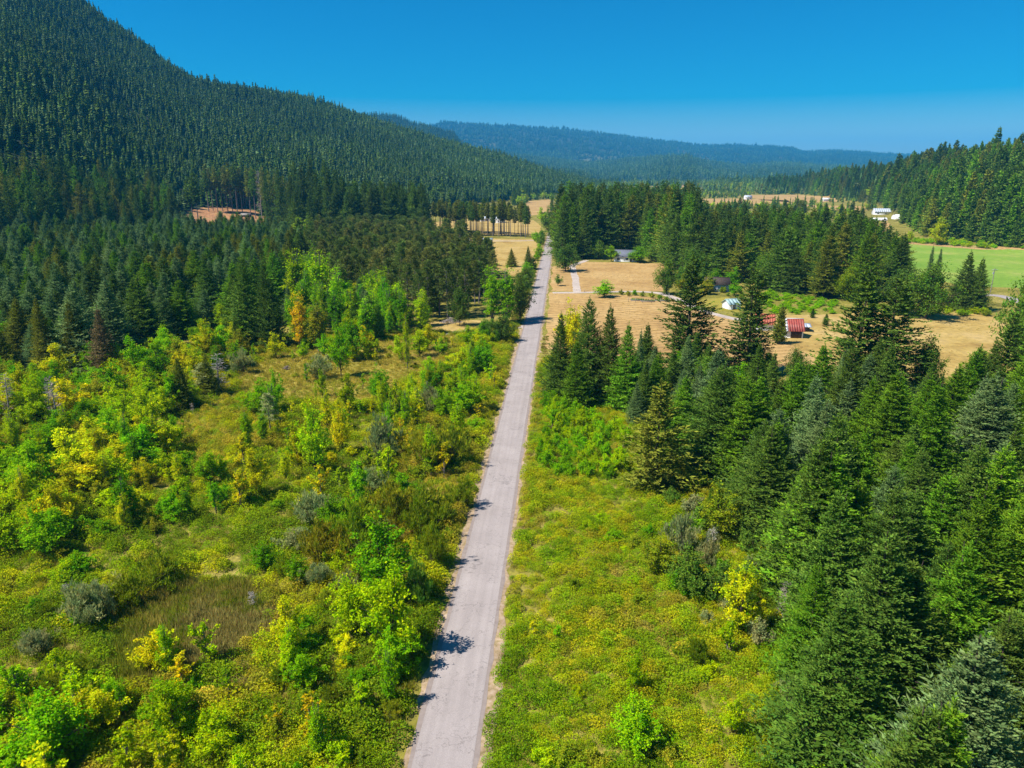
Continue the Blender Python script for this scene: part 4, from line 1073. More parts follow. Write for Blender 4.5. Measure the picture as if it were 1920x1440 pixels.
def mass(name, protos, P, rotz, scale, tints, idx, label=None, tilt=None):
    n = len(P)
    me = bpy.data.meshes.new(name)
    me.vertices.add(n); me.vertices.foreach_set("co", np.asarray(P, np.float32).ravel())
    def attr(nm, ty, data, key):
        a = me.attributes.new(nm, ty, 'POINT'); a.data.foreach_set(key, np.ascontiguousarray(data).ravel())
    rot = np.zeros((n, 3), np.float32); rot[:, 2] = rotz
    if tilt is not None: rot[:, :2] = tilt
    attr("rot", 'FLOAT_VECTOR', rot, "vector")
    attr("scl", 'FLOAT_VECTOR', np.asarray(scale, np.float32), "vector")
    attr("idx", 'INT', np.asarray(idx, np.int32), "value")
    attr("tint", 'FLOAT_VECTOR', np.asarray(tints, np.float32), "vector")
    o = link(name, me)
    ng = bpy.data.node_groups.new(name, 'GeometryNodeTree')
    ng.interface.new_socket("Geometry", in_out='INPUT', socket_type='NodeSocketGeometry')
    ng.interface.new_socket("Geometry", in_out='OUTPUT', socket_type='NodeSocketGeometry')
    nd = ng.nodes; lk = ng.links
    gi = nd.new("NodeGroupInput"); go = nd.new("NodeGroupOutput")
    ip = nd.new("GeometryNodeInstanceOnPoints"); ci = nd.new("GeometryNodeCollectionInfo")
    ci.inputs["Collection"].default_value = protos
    ci.inputs["Separate Children"].default_value = True; ci.inputs["Reset Children"].default_value = True
    def named(nm, ty):
        a = nd.new("GeometryNodeInputNamedAttribute"); a.data_type = ty; a.inputs[0].default_value = nm
        return a.outputs[0]
    m2p = nd.new("GeometryNodeMeshToPoints")
    lk.new(gi.outputs[0], m2p.inputs[0]); lk.new(m2p.outputs[0], ip.inputs["Points"])
    lk.new(ci.outputs[0], ip.inputs["Instance"]); ip.inputs["Pick Instance"].default_value = True
    lk.new(named("idx", 'INT'), ip.inputs["Instance Index"])
    e2r = nd.new("FunctionNodeEulerToRotation"); lk.new(named("rot", 'FLOAT_VECTOR'), e2r.inputs[0])
    lk.new(e2r.outputs[0], ip.inputs["Rotation"])
    lk.new(named("scl", 'FLOAT_VECTOR'), ip.inputs["Scale"])
    lk.new(ip.outputs[0], go.inputs[0])
    md = o.modifiers.new("instances", 'NODES'); md.node_group = ng
    return tag(o, label, None, None, "stuff")

PROTO = {k: proto_collection(k, [v[2] for v in S['v']]) for k, S in SPECIES.items()}
REST = dict(fir=('fir_forest', 'further firs packed behind the nearer ones'), oldfir=('old_fir_forest', 'further tall firs of the valley wood'), midfir=('tall_fir_forest', 'further tall firs on the hill foot'),
            barefir=('bare_stem_forest', 'further bare-stemmed firs'), pine=('pine_forest', 'further pines of the wood'), tree=('leafy_woods', 'further leafy trees'), oak=('oak_woods', 'further oaks among the firs'),
            poplar=('poplar_woods', 'further poplars'), sapling=('sapling_undergrowth', 'further saplings in the brush'), shrub=('shrub_undergrowth', 'further shrubs in the brush'),
            willow=('willow_undergrowth', 'further willow growth'), fartree=('far_leafy_woods', 'distant leafy trees'), snag=('dead_undergrowth', 'further dead twigs'), cedar=('cedar_woods', 'further cedars'))
for sp, lst in rest.items():
    v = SPECIES[sp]['v']; n = len(lst)
    sc = [[p['W'] / v[p['var']][4], p['W'] / v[p['var']][4], p['H'] / v[p['var']][3]] for p in lst]
    tn = np.array([TINT[p['tint']] for p in lst]) * rng.uniform(.8, 1.2, (n, 1))
    mass(REST[sp][0], PROTO[sp], [(p['x'], p['y'], p['z'] - .08) for p in lst], rng.uniform(0, 6.28, n), sc, tn, [p['var'] for p in lst], REST[sp][1])

def ang_of(px):
    return float(azel(np.array([px], float), np.array([330.]))[0][0])

def hill_forest(name, label, px0, px1, r0, r1, spacing, Hr, tints, sp='farfir', cond=None, wr=(.26, .36), gain=1.0, minh=3.0):
    a0, a1 = ang_of(px0), ang_of(px1)
    area = (a1 - a0) * (r1 ** 2 - r0 ** 2) / 2
    n = int(area / spacing ** 2)
    a = rng.uniform(a0, a1, n); r = np.sqrt(rng.uniform(r0 ** 2, r1 ** 2, n))
    x = CAM[0] + r * np.sin(a); y = CAM[1] + r * np.cos(a)
    h = hgt(x, y)
    ok = h >= minh
    for P in FIELDS: ok &= ~inpoly(x, y, P)
    if cond is not None: ok &= cond(x, y, r, a, h)
    # slopes turned away from the camera stay hidden: keep only a margin behind the crest
    x, y, h, r = x[ok], y[ok], h[ok], r[ok]; n = len(x)
    H = rng.uniform(*Hr, n) * (.7 + .6 * vnoise(x, y, 70, 5)) * np.where(rng.uniform(0, 1, n) < .12, 1.3, 1); Wd = H * rng.uniform(*wr, n)
    v = SPECIES[sp]['v']; idx = rng.integers(0, len(v), n)
    sc = np.stack([Wd / v[0][4], Wd / v[0][4], H / v[0][3]], -1)
    T = np.array([TINT[t] for t in tints]); tn = T[rng.integers(0, len(T), n)] * rng.uniform(.82, 1.18, (n, 1)) * (.62 + .4 * vnoise(x, y, 150, 8) + .36 * vnoise(x, y, 480, 18))[:, None] * gain
    mass(name, PROTO[sp], np.stack([x, y, h - .3], -1), rng.uniform(0, 6.28, n), sc, tn, idx, label)
    return n

def crest_cond(layer_i, lo=0, margin=140):
    ta, td, tf, th, *_ = LAYERS[layer_i]
    return lambda x, y, r, a, h: (r < np.interp(a, ta, td) + margin) & (r > np.interp(a, ta, tf) + lo)

FAR = ['fir', 'firblue', 'firdark', 'fir', 'firblue', 'fir']
counts = {}
counts['m'] = hill_forest("mountain_forest", "dense conifer forest covering the steep mountain", -180, 1140, 520, 2250, 5.9, (11, 20), FAR, cond=crest_cond(0), wr=(.42, .58), gain=.72)
counts['r'] = hill_forest("hillside_forest", "dense fir forest on the low wooded hill", 1440, 2150, 500, 2050, 8.5, (17, 28), ['fir', 'firgreen', 'firolive', 'fir', 'firdark'], sp='midfir', wr=(.36, .5), cond=crest_cond(1, 0), minh=1.0)
counts['2'] = hill_forest("second_ridge_forest", "forest on the dark ridge behind the mountain", 560, 920, 3100, 4450, 12, (20, 28), FAR, cond=crest_cond(2), gain=.6)
counts['5'] = hill_forest("foothill_forest", "forest on the rolling foothills", 780, 1900, 2400, 7000, 20, (20, 30), FAR, minh=4.0, gain=.7, wr=(.5, .7),
                          cond=lambda x, y, r, a, h: vnoise(x, y, 520, 3) < .80)
counts['3'] = hill_forest("distant_ridge_forest", "forest on the long distant ridge", 720, 1900, 6500, 12700, 36, (26, 36), FAR, wr=(.7, 1.0), cond=crest_cond(3, 300, 200), gain=.5)
# valley floor woods between the far fields
def valley(name, label, poly, spacing, sp, Hr, wr, tints, dens=None):
    P = wpoly(poly)
    x, y = jitter_pts(P, spacing, px=False)
    if dens is not None:
        k = vnoise(x, y, 130, 12) > dens; x, y = x[k], y[k]
    n = len(x); h = hgt(x, y)
    H = rng.uniform(*Hr, n); Wd = H * rng.uniform(*wr, n); v = SPECIES[sp]['v']
    T = np.array([TINT[t] for t in tints])
    mass(name, PROTO[sp], np.stack([x, y, h - .2], -1), rng.uniform(0, 6.28, n), np.stack([Wd / v[0][4], Wd / v[0][4], H / v[0][3]], -1),
         T[rng.integers(0, len(T), n)] * rng.uniform(.75, 1.3, (n, 1)), rng.integers(0, len(v), n), label)
VB = [(1050, 360), (1250, 358), (1400, 363), (1560, 366), (1660, 364), (1640, 352), (1500, 345), (1300, 343), (1120, 343), (1060, 350)]
VN = [(1100, 392), (1250, 392), (1500, 398), (1620, 400), (1660, 364), (1560, 366), (1400, 363), (1250, 358), (1050, 362), (1040, 372)]
valley("valley_fir_forest", "dark firs beyond the far straw fields", VB, 17, 'farfir', (14, 24), (.34, .46), ['firdark', 'fir', 'firblue'], .36)
valley("valley_leafy_woods", "pale leafy trees beyond the far straw fields", VB, 26, 'fartree', (10, 16), (.8, 1.1), ['olive', 'oakmid', 'lime', 'grey', 'moss'], .3)
valley("field_margin_forest", "dark firs dotted between the far straw fields", VN, 21, 'farfir', (8, 16), (.36, .5), ['firdark', 'fir', 'firdark'], .42)
valley("field_margin_woods", "leafy trees dotted between the far straw fields", VN, 26, 'fartree', (6, 11), (.9, 1.2), ['olive', 'oakmid', 'lime', 'moss'], .45)

# ------------------------------------------------------------------ undergrowth and grass
def sprayed(me, seed):
    n = len(me.vertices) // 4
    a = me.attributes.new("spray", 'FLOAT', 'POINT')
    a.data.foreach_set("value", np.repeat(np.random.default_rng(seed).uniform(.25, .9, n), 4).astype(np.float32))
    return me

def clump(seed, n=120, rad=1.0, h=.55, leaf=.2, asp=.6):
    g = np.random.default_rng(seed)
    a = g.uniform(0, 6.28, n); r = rad * np.sqrt(g.uniform(0, 1, n))
    z = h * (1 - (r / rad) ** 2 * .75) * g.uniform(.35, 1.1, n)
    P = np.stack([r * np.cos(a), r * np.sin(a), z], -1)
    nn = unit(np.array([0, 0, 1.]) + g.normal(0, .6, (n, 3)))
    dd = np.cross(nn, g.normal(0, 1, (n, 3))); ll = leaf * g.uniform(.6, 1.4, n)
    Q = kites(P, dd, nn, ll, ll * asp)
    return sprayed(mesh_arr("clump", Q.reshape(-1, 3), [np.arange(n * 4).reshape(-1, 4)], [M['leaf']]), seed)

def tuft(seed, n=60, rad=.5, h=.6, wd=.05):
    g = np.random.default_rng(seed)
    P = np.stack([g.normal(0, rad * .5, n), g.normal(0, rad * .5, n), np.zeros(n)], -1)
    d = np.stack([g.normal(0, .35, n), g.normal(0, .35, n), np.ones(n)], -1)
    Q = kites(P, d, g.normal(0, 1, (n, 3)), h * g.uniform(.5, 1.2, n), np.full(n, wd))
    return sprayed(mesh_arr("tuft", Q.reshape(-1, 3), [np.arange(n * 4).reshape(-1, 4)], [M['leaf']]), seed)

CLUMP = proto_collection("clump", [clump(s, 480, 1.0, 1.0, .135) for s in (1, 2, 3, 4)])
TUFT = proto_collection("tuft", [tuft(s, 70, .55, .6, .06) for s in (1, 2, 3)])

REEDS = wpoly([(200, 1265), (250, 1135), (345, 1095), (495, 1095), (500, 1168), (435, 1225), (330, 1275), (245, 1295)])
OPEN = FIELDS[10]

def cover(name, label, poly, spacing, proto, npro, cols, sr, keep=True, cond=None, patch=14, rad=.2, zs=1.0, px=True):
    x, y = jitter_pts(poly, spacing, px=px, keep_fields=keep, rad=rad)
    if cond is not None:
        k = cond(x, y); x, y = x[k], y[k]
    n = len(x)
    f = np.clip((vnoise(x, y, patch, 21) * .6 + vnoise(x, y, patch * .3, 22) * .4 - .5) * 1.7 + .5 + rng.normal(0, .10, n), 0, .999) * len(cols)
    C = np.array(cols)[f.astype(int)] * rng.uniform(.75, 1.25, (n, 1))
    s = sr[0] + (sr[1] - sr[0]) * np.clip(vnoise(x, y, 6, 77) * .7 + rng.uniform(-.2, .5, n), 0, 1)
    mass(name, proto, np.stack([x, y, hgt(x, y)], -1), rng.uniform(0, 6.28, n), np.stack([s, s, s * zs * rng.uniform(.7, 1.3, n)], -1), C, rng.integers(0, npro, n), label)
    return n

LFT = [(-320, 1900), (-320, 700), (0, 690), (240, 680), (450, 630), (700, 625), (990, 606), (985, 640), (900, 960), (780, 1440), (600, 1900)]
no_reed = lambda x, y: ~inpoly(x, y, REEDS) | (vnoise(x, y, 5, 91) > .68)
counts['u1'] = cover("undergrowth", "yellow-green bracken and brambles covering the ground by the road", LFT, 1.4, CLUMP, 4,
      [(.17, .27, .008), (.22, .34, .006), (.34, .44, .006), (.44, .47, .008), (.34, .35, .02), (.46, .40, .03), (.24, .37, .008)], (.55, 1.7), cond=no_reed)
counts['u2'] = cover("bracken_undergrowth", "mixed yellow and green bracken between the road and the firs",
      [(3.7, 20), (3.7, 168)] + [tuple(p) for p in wpoly([(1045, 655), (1180, 770), (1340, 880), (1480, 1100), (1640, 1400), (1750, 1900)])], 1.0, CLUMP, 4,
      [(.19, .33, .006), (.25, .38, .006), (.34, .43, .008), (.42, .43, .010), (.26, .39, .008), (.38, .37, .02), (.24, .37, .008), (.40, .36, .05)], (.45, 1.25), rad=-.6, px=False, cond=lambda x, y: vnoise(x, y, 5, 50) > .14)
counts['u3'] = cover("forest_undergrowth", "green understorey below the firs",
      [(1480, 1500), (1430, 1050), (1330, 850), (1900, 830), (2500, 1000), (2700, 1900), (1600, 1900)], 1.8, CLUMP, 4,
      [(.06, .12, .008), (.10, .17, .008), (.15, .18, .012)], (1.0, 1.8))
counts['g1'] = cover("reed_grass", "brown and olive reeds in the damp hollow",
      [(190, 1270), (240, 1130), (340, 1090), (500, 1090), (510, 1170), (440, 1230), (330, 1280), (240, 1300)], .55, TUFT, 3,
      [(.22, .27, .018), (.28, .31, .025), (.36, .32, .06), (.25, .31, .018), (.38, .33, .09)], (.9, 1.7), zs=1.15)
counts['g2'] = cover("meadow_grass", "olive and straw grass on the open ground",
      [(430, 705), (520, 665), (640, 640), (760, 638), (870, 626), (860, 665), (790, 700), (720, 750), (620, 770), (520, 755), (440, 750)], .95, TUFT, 3,
      [(.44, .39, .05), (.54, .45, .08), (.40, .40, .04), (.58, .47, .14)], (.6, 1.2), keep=False)
counts['g3'] = cover("brush_grass", "olive grass between the brush", LFT, 1.5, TUFT, 3,
      [(.34, .34, .03), (.46, .42, .05), (.28, .34, .02), (.50, .40, .13)], (.8, 1.5), cond=lambda x, y: vnoise(x, y, 9, 40) > .45)
VG = [(-7.5, 38), (-7.5, 420), (-3.9, 420), (-3.9, 38)]
def verge(name, label, x0, x1, y0, y1, spacing, cols, sr):
    n = int((x1 - x0) * (y1 - y0) / spacing ** 2)
    x = rng.uniform(x0, x1, n); y = rng.uniform(y0, y1, n)
    k = vnoise(x, y, 4, 41) > .28; x, y = x[k], y[k]; n = len(x)
    C = np.array(cols)[rng.integers(0, len(cols), n)] * rng.uniform(.75, 1.25, (n, 1)); s = rng.uniform(*sr, n)
    mass(name, TUFT, np.stack([x, y, np.zeros(n)], -1), rng.uniform(0, 6.28, n), np.stack([s, s, s], -1), C, rng.integers(0, 3, n), label)
verge("verge_grass", "green and straw grass on the verge beside the thicket", -7.2, -4.1, 42, 430, .7, [(.18, .26, .012), (.26, .30, .015), (.34, .28, .07), (.14, .2, .01)], (.5, 1.0))
verge("verge_grass", "straw and green grass on the verge beside the bracken", 3.7, 5.2, 42, 200, .7, [(.2, .26, .012), (.40, .30, .12), (.34, .28, .07)], (.4, .8))

cover("field_grass", "straw tufts left standing on the cut fields", [(1031, 548), (1300, 580), (1420, 625), (1850, 585), (1905, 620), (1890, 700), (1560, 700), (1260, 690), (1060, 668), (1021, 650)], 1.7, TUFT, 3,
      [(.40, .28, .10), (.48, .34, .13), (.44, .34, .10), (.40, .34, .07)], (.2, .6), keep=False, cond=lambda x, y: rng.uniform(0, 1, len(x)) < .9 * np.clip(vnoise(x, y, 14, 60) * 1.6 - .5, 0, 1), zs=.5)
cover("hay_grass", "straw tufts on the hay field by the driveway", [(1036, 500), (1100, 491), (1245, 494), (1262, 520), (1240, 546), (1120, 547), (1034, 546)], 2.2, TUFT, 3,
      [(.42, .30, .11), (.48, .34, .13), (.44, .34, .10)], (.2, .5), keep=False, cond=lambda x, y: rng.uniform(0, 1, len(x)) < .8 * np.clip(vnoise(x, y, 14, 61) * 1.6 - .5, 0, 1), zs=.5)

# ------------------------------------------------------------------ buildings
def box_mesh(name, lo, hi, mat):
    (a, b, c), (d, e, f) = lo, hi
    V = [(a, b, c), (d, b, c), (d, e, c), (a, e, c), (a, b, f), (d, b, f), (d, e, f), (a, e, f)]
    F = np.array([(0, 3, 2, 1), (4, 5, 6, 7), (0, 1, 5, 4), (1, 2, 6, 5), (2, 3, 7, 6), (3, 0, 4, 7)])
    return mesh_arr(name, V, [F], [mat])

def slab(name, p0, p1, p2, p3, th, mat, parent):
    """A thin roof panel through four corner points, thickened along its normal."""
    P = np.array([p0, p1, p2, p3], float); n = np.cross(P[1] - P[0], P[3] - P[0]); n /= np.linalg.norm(n)
    V = np.concatenate([P, P + n * th])
    F = np.array([(3, 2, 1, 0), (4, 5, 6, 7), (0, 1, 5, 4), (1, 2, 6, 5), (2, 3, 7, 6), (3, 0, 4, 7)])
    return link(name, mesh_arr(name, V, [F], [mat]), parent)

def gable(name, label, at, L, D, wall, rise, rot, wmat, rmat, over=.45, panels=1, odd=None, cat="house", win=(), door=None, chimney=False, trim=True):
    """Ridge along local X. at: pixel of the middle of the front wall's foot."""
    c = ground(float(at[0]), float(at[1])); z = float(hgt(*c))
    root = link(name, None); root.location = (c[0], c[1], z); root.rotation_euler = (0, 0, R(rot))
    tag(root, label, cat)
    hl = L / 2
    V = [(-hl, 0, 0), (hl, 0, 0), (hl, D, 0), (-hl, D, 0), (-hl, 0, wall), (hl, 0, wall), (hl, D, wall), (-hl, D, wall), (-hl, D / 2, wall + rise), (hl, D / 2, wall + rise)]
    q = np.array([(0, 1, 5, 4), (2, 3, 7, 6)]); p5 = np.array([(1, 2, 6, 9, 5), (3, 0, 4, 8, 7)])
    link("wall", mesh_arr("wall", V, [q, p5], [wmat]), root)
    sl = rise / (D / 2); ov = over
    for side in (0, 1):
        for k in range(panels):
            xa = -hl - ov + (L + 2 * ov) * k / panels; xb = -hl - ov + (L + 2 * ov) * (k + 1) / panels - (.03 if k < panels - 1 else 0)
            lift = .06 + .02 * (k % 2)
            m = rmat if not (odd and side == 0 and k in odd) else odd[k]
            if side == 0:
                slab("roof_panel", (xa, -ov, wall - ov * sl + lift), (xb, -ov, wall - ov * sl + lift), (xb, D / 2, wall + rise + lift), (xa, D / 2, wall + rise + lift), .09, m, root)
            else:
                slab("roof_panel", (xb, D + ov, wall - ov * sl + lift), (xa, D + ov, wall - ov * sl + lift), (xa, D / 2, wall + rise + lift), (xb, D / 2, wall + rise + lift), .09, m, root)
    link("ridge_cap", box_mesh("ridge_cap", (-hl - ov, D / 2 - .18, wall + rise + .1), (hl + ov, D / 2 + .18, wall + rise + .22), rmat if not trim else M['white']), root)
    for (x0, z0, w, h) in win:
        f = link("window", box_mesh("window", (x0, -.06, z0), (x0 + w, .02, z0 + h), M['white']), root)
        link("pane", box_mesh("pane", (x0 + .1, -.08, z0 + .1), (x0 + w - .1, -.03, z0 + h - .1), M['glass']), f)
    if door:
        link("door", box_mesh("door", (door[0], -.07, .02), (door[0] + door[1], .02, door[2]), door[3]), root)
    if chimney:
        link("chimney", box_mesh("chimney", (hl * .3, D / 2 - .4, wall + rise * .7), (hl * .3 + .8, D / 2 + .4, wall + rise + 1.0), M['rust']), root)
    return root

gable("farmhouse", "white house with slate-grey roof behind the bright green tree", (1174, 491), 13, 9, 2.8, 2.9, -10, M['white'], M['slate'], panels=1, chimney=False, trim=False,
      win=[(-5, .9, 1.6, 1.2), (-.5, .9, 1.6, 1.2), (3.4, .9, 1.6, 1.2)], door=(1.9, 1.0, 2.1, M['darkwood']))
gable("barn", "small barn with ribbed red metal roof and two white roof sheets", (1488, 634), 5.0, 6.4, 2.3, 2.6, -4, M['white'], M['red'], panels=9, cat="barn",
      odd={1: M['white']}, door=(-.9, 3.0, 2.2, M['darkwood']))
gable("lean_to_shed", "low grey-roofed lean-to beside the red-roofed barn", (1509, 622), 2.6, 3.4, 1.5, .5, -4, M['darkwood'], M['metal'], panels=3, cat="shed", trim=False)
gable("outbuilding", "white outbuilding with rusty red roof behind the broad tall fir", (1434, 620), 4.8, 5.6, 2.2, 2.2, -10, M['white'], M['rust'], panels=8, cat="shed", trim=False, win=[(-1.6, .9, .9, .8)])
gable("garden_shed", "small white shed with pale teal roof beside the driveway", (1378, 580), 4.6, 4.2, 1.9, 1.3, 24, M['white'], M['teal'], panels=4, cat="shed", trim=False, door=(-1.0, 1.2, 1.8, M['greywood']))
gable("cottage", "light blue cottage with dark roof tucked under the trees", (1344, 547), 9, 6.5, 3.0, 2.2, -8, M['bluewall'], M['darkwood'], panels=1, trim=False, win=[(-3, 1, 1.3, 1.2), (1.2, 1, 1.6, 1.2)], door=(-.6, 1.0, 2.1, M['white']))
gable("far_barn", "long blue-grey roofed barn at the far farm", (1655, 403), 17, 12, 3.4, 3.4, -6, M['white'], M['metal'], panels=8, cat="barn", trim=False, win=[(-6, 1, 2, 1.2), (2, 1, 2, 1.2)])
gable("white_house", "white house glimpsed through the bare-stemmed firs", (939, 418), 9, 8, 3.4, 2.6, 20, M['white'], M['metal'], trim=False, win=[(-3, 1, 1.3, 1.3), (1, 1, 1.3, 1.3)])
gable("white_garage", "long white low building behind the bare-stemmed firs", (916, 415), 16, 7, 2.8, 1.6, 8, M['white'], M['metal'], trim=False, cat="garage", door=(-3, 2.6, 2.3, M['greywood']))
gable("grey_cabin", "grey-roofed cabin in the firs above the pine wood", (826, 449), 6, 8, 3.0, 4.4, 62, M['greywood'], M['metal'], trim=False, cat="cabin", win=[(-1, 1, 1.2, 1.2)])
gable("roadside_garage", "low grey roof at the edge of the pines by the meadow lane", (914, 456), 6, 5, 2.2, .9, 0, M['greywood'], M['metal'], trim=False, cat="garage", door=(-1.3, 2.6, 1.9, M['darkwood']))
gable("white_shed", "small white shed beside the track to the far meadow", (990, 408), 5, 4, 2.2, 1.0, 0, M['greywood'], M['white'], trim=False, cat="shed")
gable("hillside_cabin", "grey cabin with awning on the cleared slope", (460, 408), 8, 5, 2.4, 1.4, 10, M['greywood'], M['greywood'], trim=False, cat="cabin", door=(-2.5, 5, 2.0, M['darkwood']))
gable("far_farmhouse", "white farmhouse at the edge of the far straw field", (1404, 374), 13, 9, 4.0, 3.0, 15, M['white'], M['metal'], trim=False, win=[(-4, 1, 1.5, 1.5), (2, 1, 1.5, 1.5)])
gable("distant_house", "tiny white house among the far valley trees", (1301, 349), 16, 10, 4.5, 3.5, -10, M['white'], M['metal'], trim=False)
gable("roadside_barn", "tiny pale barn beyond the far straw field", (1550, 377), 12, 8, 3, 2, 5, M['white'], M['white'], trim=False, cat="barn")

def hoop(name, label, at, L, Wd, h, rot, bend=0.0):
    """Fabric-covered arched shelter: cover on ribs with two end walls."""
    c = ground(float(at[0]), float(at[1])); z = float(hgt(*c))
    root = link(name, None); root.location = (c[0], c[1], z); root.rotation_euler = (0, 0, R(rot)); tag(root, label, "shelter")
    n, k = 14, 12
    th = np.linspace(0, np.pi, k + 1); xs = np.linspace(-L / 2, L / 2, n + 1)
    V = np.array([[x, -math.cos(t) * Wd / 2 + bend * (x / L) ** 2, .6 + math.sin(t) * h - .10 * h * (i % 2)] for i, x in enumerate(xs) for t in th])
    i = np.arange(n)[:, None] * (k + 1); j = np.arange(k)[None]
    q = np.stack([i + j, i + k + 1 + j, i + k + 2 + j, i + j + 1], -1).reshape(-1, 4)
    link("cover", mesh_arr("cover", V, [q], [M['white_fabric']]), root)
    for x in (-L / 2, L / 2):
        b = bend * (x / L) ** 2
        E = np.array([[x, -math.cos(t) * Wd / 2 * .98 + b, .6 + math.sin(t) * h * .88] for t in th] + [[x, Wd / 2 * .98 + b, 0], [x, -Wd / 2 * .98 + b, 0]])
        link("end_wall", mesh_arr("end_wall", E, [np.arange(len(E))[None]], [M['white_fabric']]), root)
    for x in xs[::3]:
        b = bend * (x / L) ** 2
        for s in (-1, 1):
            o = link("post", box_mesh("post", (x - .08, s * Wd / 2 - .08 + b, 0), (x + .08, s * Wd / 2 + .08 + b, .7), M['greywood']), root)
hoop("greenhouse_tunnel", "long curved white tunnel below the far barn", (1648, 414), 16, 5.5, 2.4, 14, 4)
hoop("round_shelter", "white rounded canopy beside the far wooded hill", (1686, 411), 11, 10, 4.0, 0)

# ------------------------------------------------------------------ small things
def pole(at, h, label):
    c = ground(float(at[0]), float(at[1]))
    root = link("utility_pole", None); root.location = (c[0], c[1], float(hgt(*c))); root.rotation_euler = (0, 0, R(12)); tag(root, label, "pole")
    V, F = tube([[0, 0, 0], [.03, 0, h * .5], [0, 0, h]], [.17, .14, .11], 8)
    link("post", mesh_arr("post", V, [F], [M['greywood']]), root)
    link("crossarm", box_mesh("crossarm", (-1.2, -.08, h - .9), (1.2, .08, h - .72), M['greywood']), root)
    for x in (-1.05, -.45, .45, 1.05):
        link("insulator", box_mesh("insulator", (x - .06, -.06, h - .72), (x + .06, .06, h - .5), M['metal']), root)
    V, F = tube([[0, .3, h - 2.4], [0, .3, h - 1.5]], [.24, .24], 8)
    link("transformer", mesh_arr("transformer", V, [F], [M['metal']]), root)
pole((1857, 548), 9.5, "grey wooden power pole with crossarm before the green pasture")

def fence(label, pts, every, h, wires=(.5, 1.0, 1.35)):
    P = np.array(g(*pts)); root = link("wire_fence", None); root.location = (*P[0], 0); tag(root, label, "fence")
    Q = P - P[0]
    for k in range(len(Q) - 1):
        d = np.hypot(*(Q[k + 1] - Q[k])); n = max(1, int(d / every))
        for s in range(n + (k == len(Q) - 2)):
            p = Q[k] + (Q[k + 1] - Q[k]) * s / n
            link("post", box_mesh("post", (p[0] - .06, p[1] - .06, 0), (p[0] + .06, p[1] + .06, h), M['greywood']), root)
        for zz in wires:
            V, F = tube([[*Q[k], zz], [*((Q[k] + Q[k + 1]) / 2), zz], [*Q[k + 1], zz]], [.012] * 3, 3)
            link("wire", mesh_arr("wire", V, [F], [M['wire']]), root)
fence("wire fence on grey posts around the vegetable garden", [(1178, 566), (1205, 568), (1255, 569), (1254, 557)], 2.5, 1.7)
fence("wire fence along the driveway below the hay field", [(1096, 548), (1112, 548), (1128, 549)], 3, 1.2, (.4, .8))
fence("wire fence along the upper edge of the green pasture", [(1690, 456), (1760, 461), (1850, 468), (1925, 474)], 6, 1.2, (.4, .8))

def bed(at, L, D, rot, col, label):
    c = ground(float(at[0]), float(at[1])); root = link("garden_bed", None); root.location = (c[0], c[1], 0.02); root.rotation_euler = (0, 0, R(rot)); tag(root, label, "garden bed")
    for nm, lo, hi in (("board", (-L / 2, -D / 2, 0), (L / 2, -D / 2 + .08, .35)), ("board", (-L / 2, D / 2 - .08, 0), (L / 2, D / 2, .35)), ("board", (-L / 2, -D / 2 + .08, 0), (-L / 2 + .08, D / 2 - .08, .34)), ("board", (L / 2 - .08, -D / 2 + .08, 0), (L / 2, D / 2 - .08, .34))):
        link(nm, box_mesh(nm, lo, hi, M['greywood']), root)
    link("soil", box_mesh("soil", (-L / 2 + .08, -D / 2 + .08, 0), (L / 2 - .08, D / 2 - .08, .28), M['darkwood']), root)
    n = int(L * D * 9); P = np.stack([rng.uniform(-L / 2 + .2, L / 2 - .2, n), rng.uniform(-D / 2 + .2, D / 2 - .2, n), np.full(n, .26)], -1)
    d = rng.normal(0, .5, (n, 3)) + [0, 0, 1]
    o = link("foliage", mesh_arr("foliage", kites(P, d, rng.normal(0, 1, (n, 3)), rng.uniform(.3, .7, n), np.full(n, .22)).reshape(-1, 3), [np.arange(n * 4).reshape(-1, 4)], [M['leaf']]), root)
    set_tint(o, col)
bed((1195, 563), 5, 2.2, 2, 'bright', "garden bed with fresh green rows at the near fence corner")
bed((1214, 565), 5, 2.2, 0, 'olive', "dull olive garden bed in the middle of the fenced plot")
bed((1240, 564), 5, 2.2, -3, 'moss', "mossy garden bed at the driveway end of the plot")
GARD = [(1165, 553), (1178, 555), (1190, 554), (1205, 556), (1222, 559), (1237, 562), (1250, 566)]
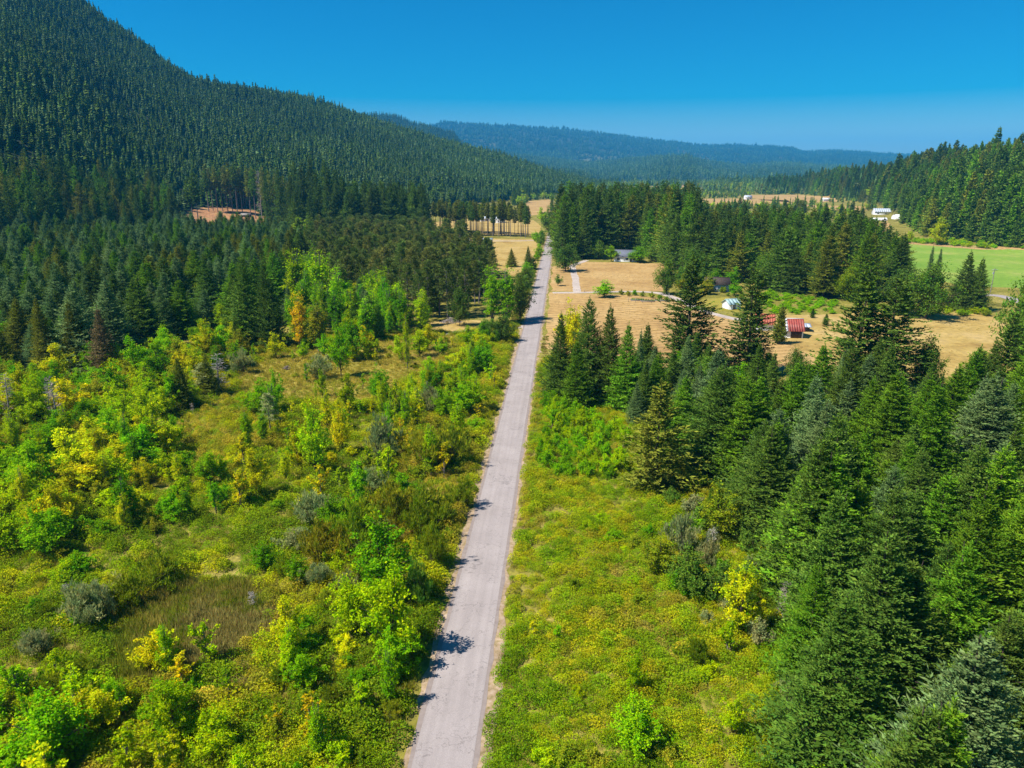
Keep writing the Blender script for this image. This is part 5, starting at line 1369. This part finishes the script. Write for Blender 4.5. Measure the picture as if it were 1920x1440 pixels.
for k, (a, b) in enumerate(GARD):
    c = ground(float(a), float(b)); S = SPECIES['shrub']; tm, cm, jm, H0, W0 = S['v'][k % 4]
    root = link("shrub", None); root.location = (c[0], c[1], 0); s = rng.uniform(.4, .65); root.scale = (s, s, s * rng.uniform(.9, 1.4))
    tag(root, f"small garden shrub, {'first second third fourth fifth sixth seventh'.split()[k]} along the driveway past the round bright tree", "shrub", "shrubs of the vegetable garden")
    for part, me in zip(S['parts'], (tm, cm)): set_tint(link(part, me, root), ['moss', 'olive', 'green'][k % 3])

def brush_pile(at, label, rad=3.2, n=150):
    c = ground(float(at[0]), float(at[1])); root = link("brush_pile", None); root.location = (c[0], c[1], 0); tag(root, label, "brush pile")
    gg = np.random.default_rng(5); tv = []
    for k in range(n):
        a = gg.uniform(0, 6.28); r = rad * gg.uniform(0, 1) ** .6; z = max(.08, 1.5 * (1 - r / rad) * gg.uniform(.3, 1))
        p = np.array([r * math.cos(a), r * math.sin(a) * .7, z]); th = gg.uniform(0, 6.28); L = gg.uniform(.8, 2.2)
        d = np.array([math.cos(th), math.sin(th), gg.uniform(-.15, .25)]) * L / 2
        q0, q1 = p - d, p + d; q0[2] = max(q0[2], .05); q1[2] = max(q1[2], .05)
        tv.append(tube([q0, p, q1], [.05, .06, .03], 4))
    V, F = join_tubes(tv)
    o = link("branches", mesh_arr("branches", V, [F], [M['deadbark']]), root); o["kind"] = "stuff"
brush_pile((846, 604), "pile of bleached cut branches in the pine clearing")
brush_pile((700, 610), "grey heap of dead branches among the poplars", 2.6)

# ------------------------------------------------------------------ air
def haze():
    hm, n, out = new_mat("haze")
    pv = N(n, "ShaderNodeVolumePrincipled")
    pv.inputs["Color"].default_value = (.06, .50, 1.0, 1)
    pv.inputs["Density"].default_value = HAZE_D
    pv.inputs["Anisotropy"].default_value = 0.0
    n.links.new(pv.outputs[0], out.inputs["Volume"])
    o = link("haze", box_mesh("haze", (-18500, -18500, -1.5), (18500, 18500, 830), hm))
    tag(o, "thin blue haze over the valley", None, None, "stuff")
HAZE_D = 7.5e-5
haze()
print("PLANTS", len(PLANTS), "single", n_single, {k: sum(1 for p in v if p.get('single')) for k, v in by_kind.items()}, counts)
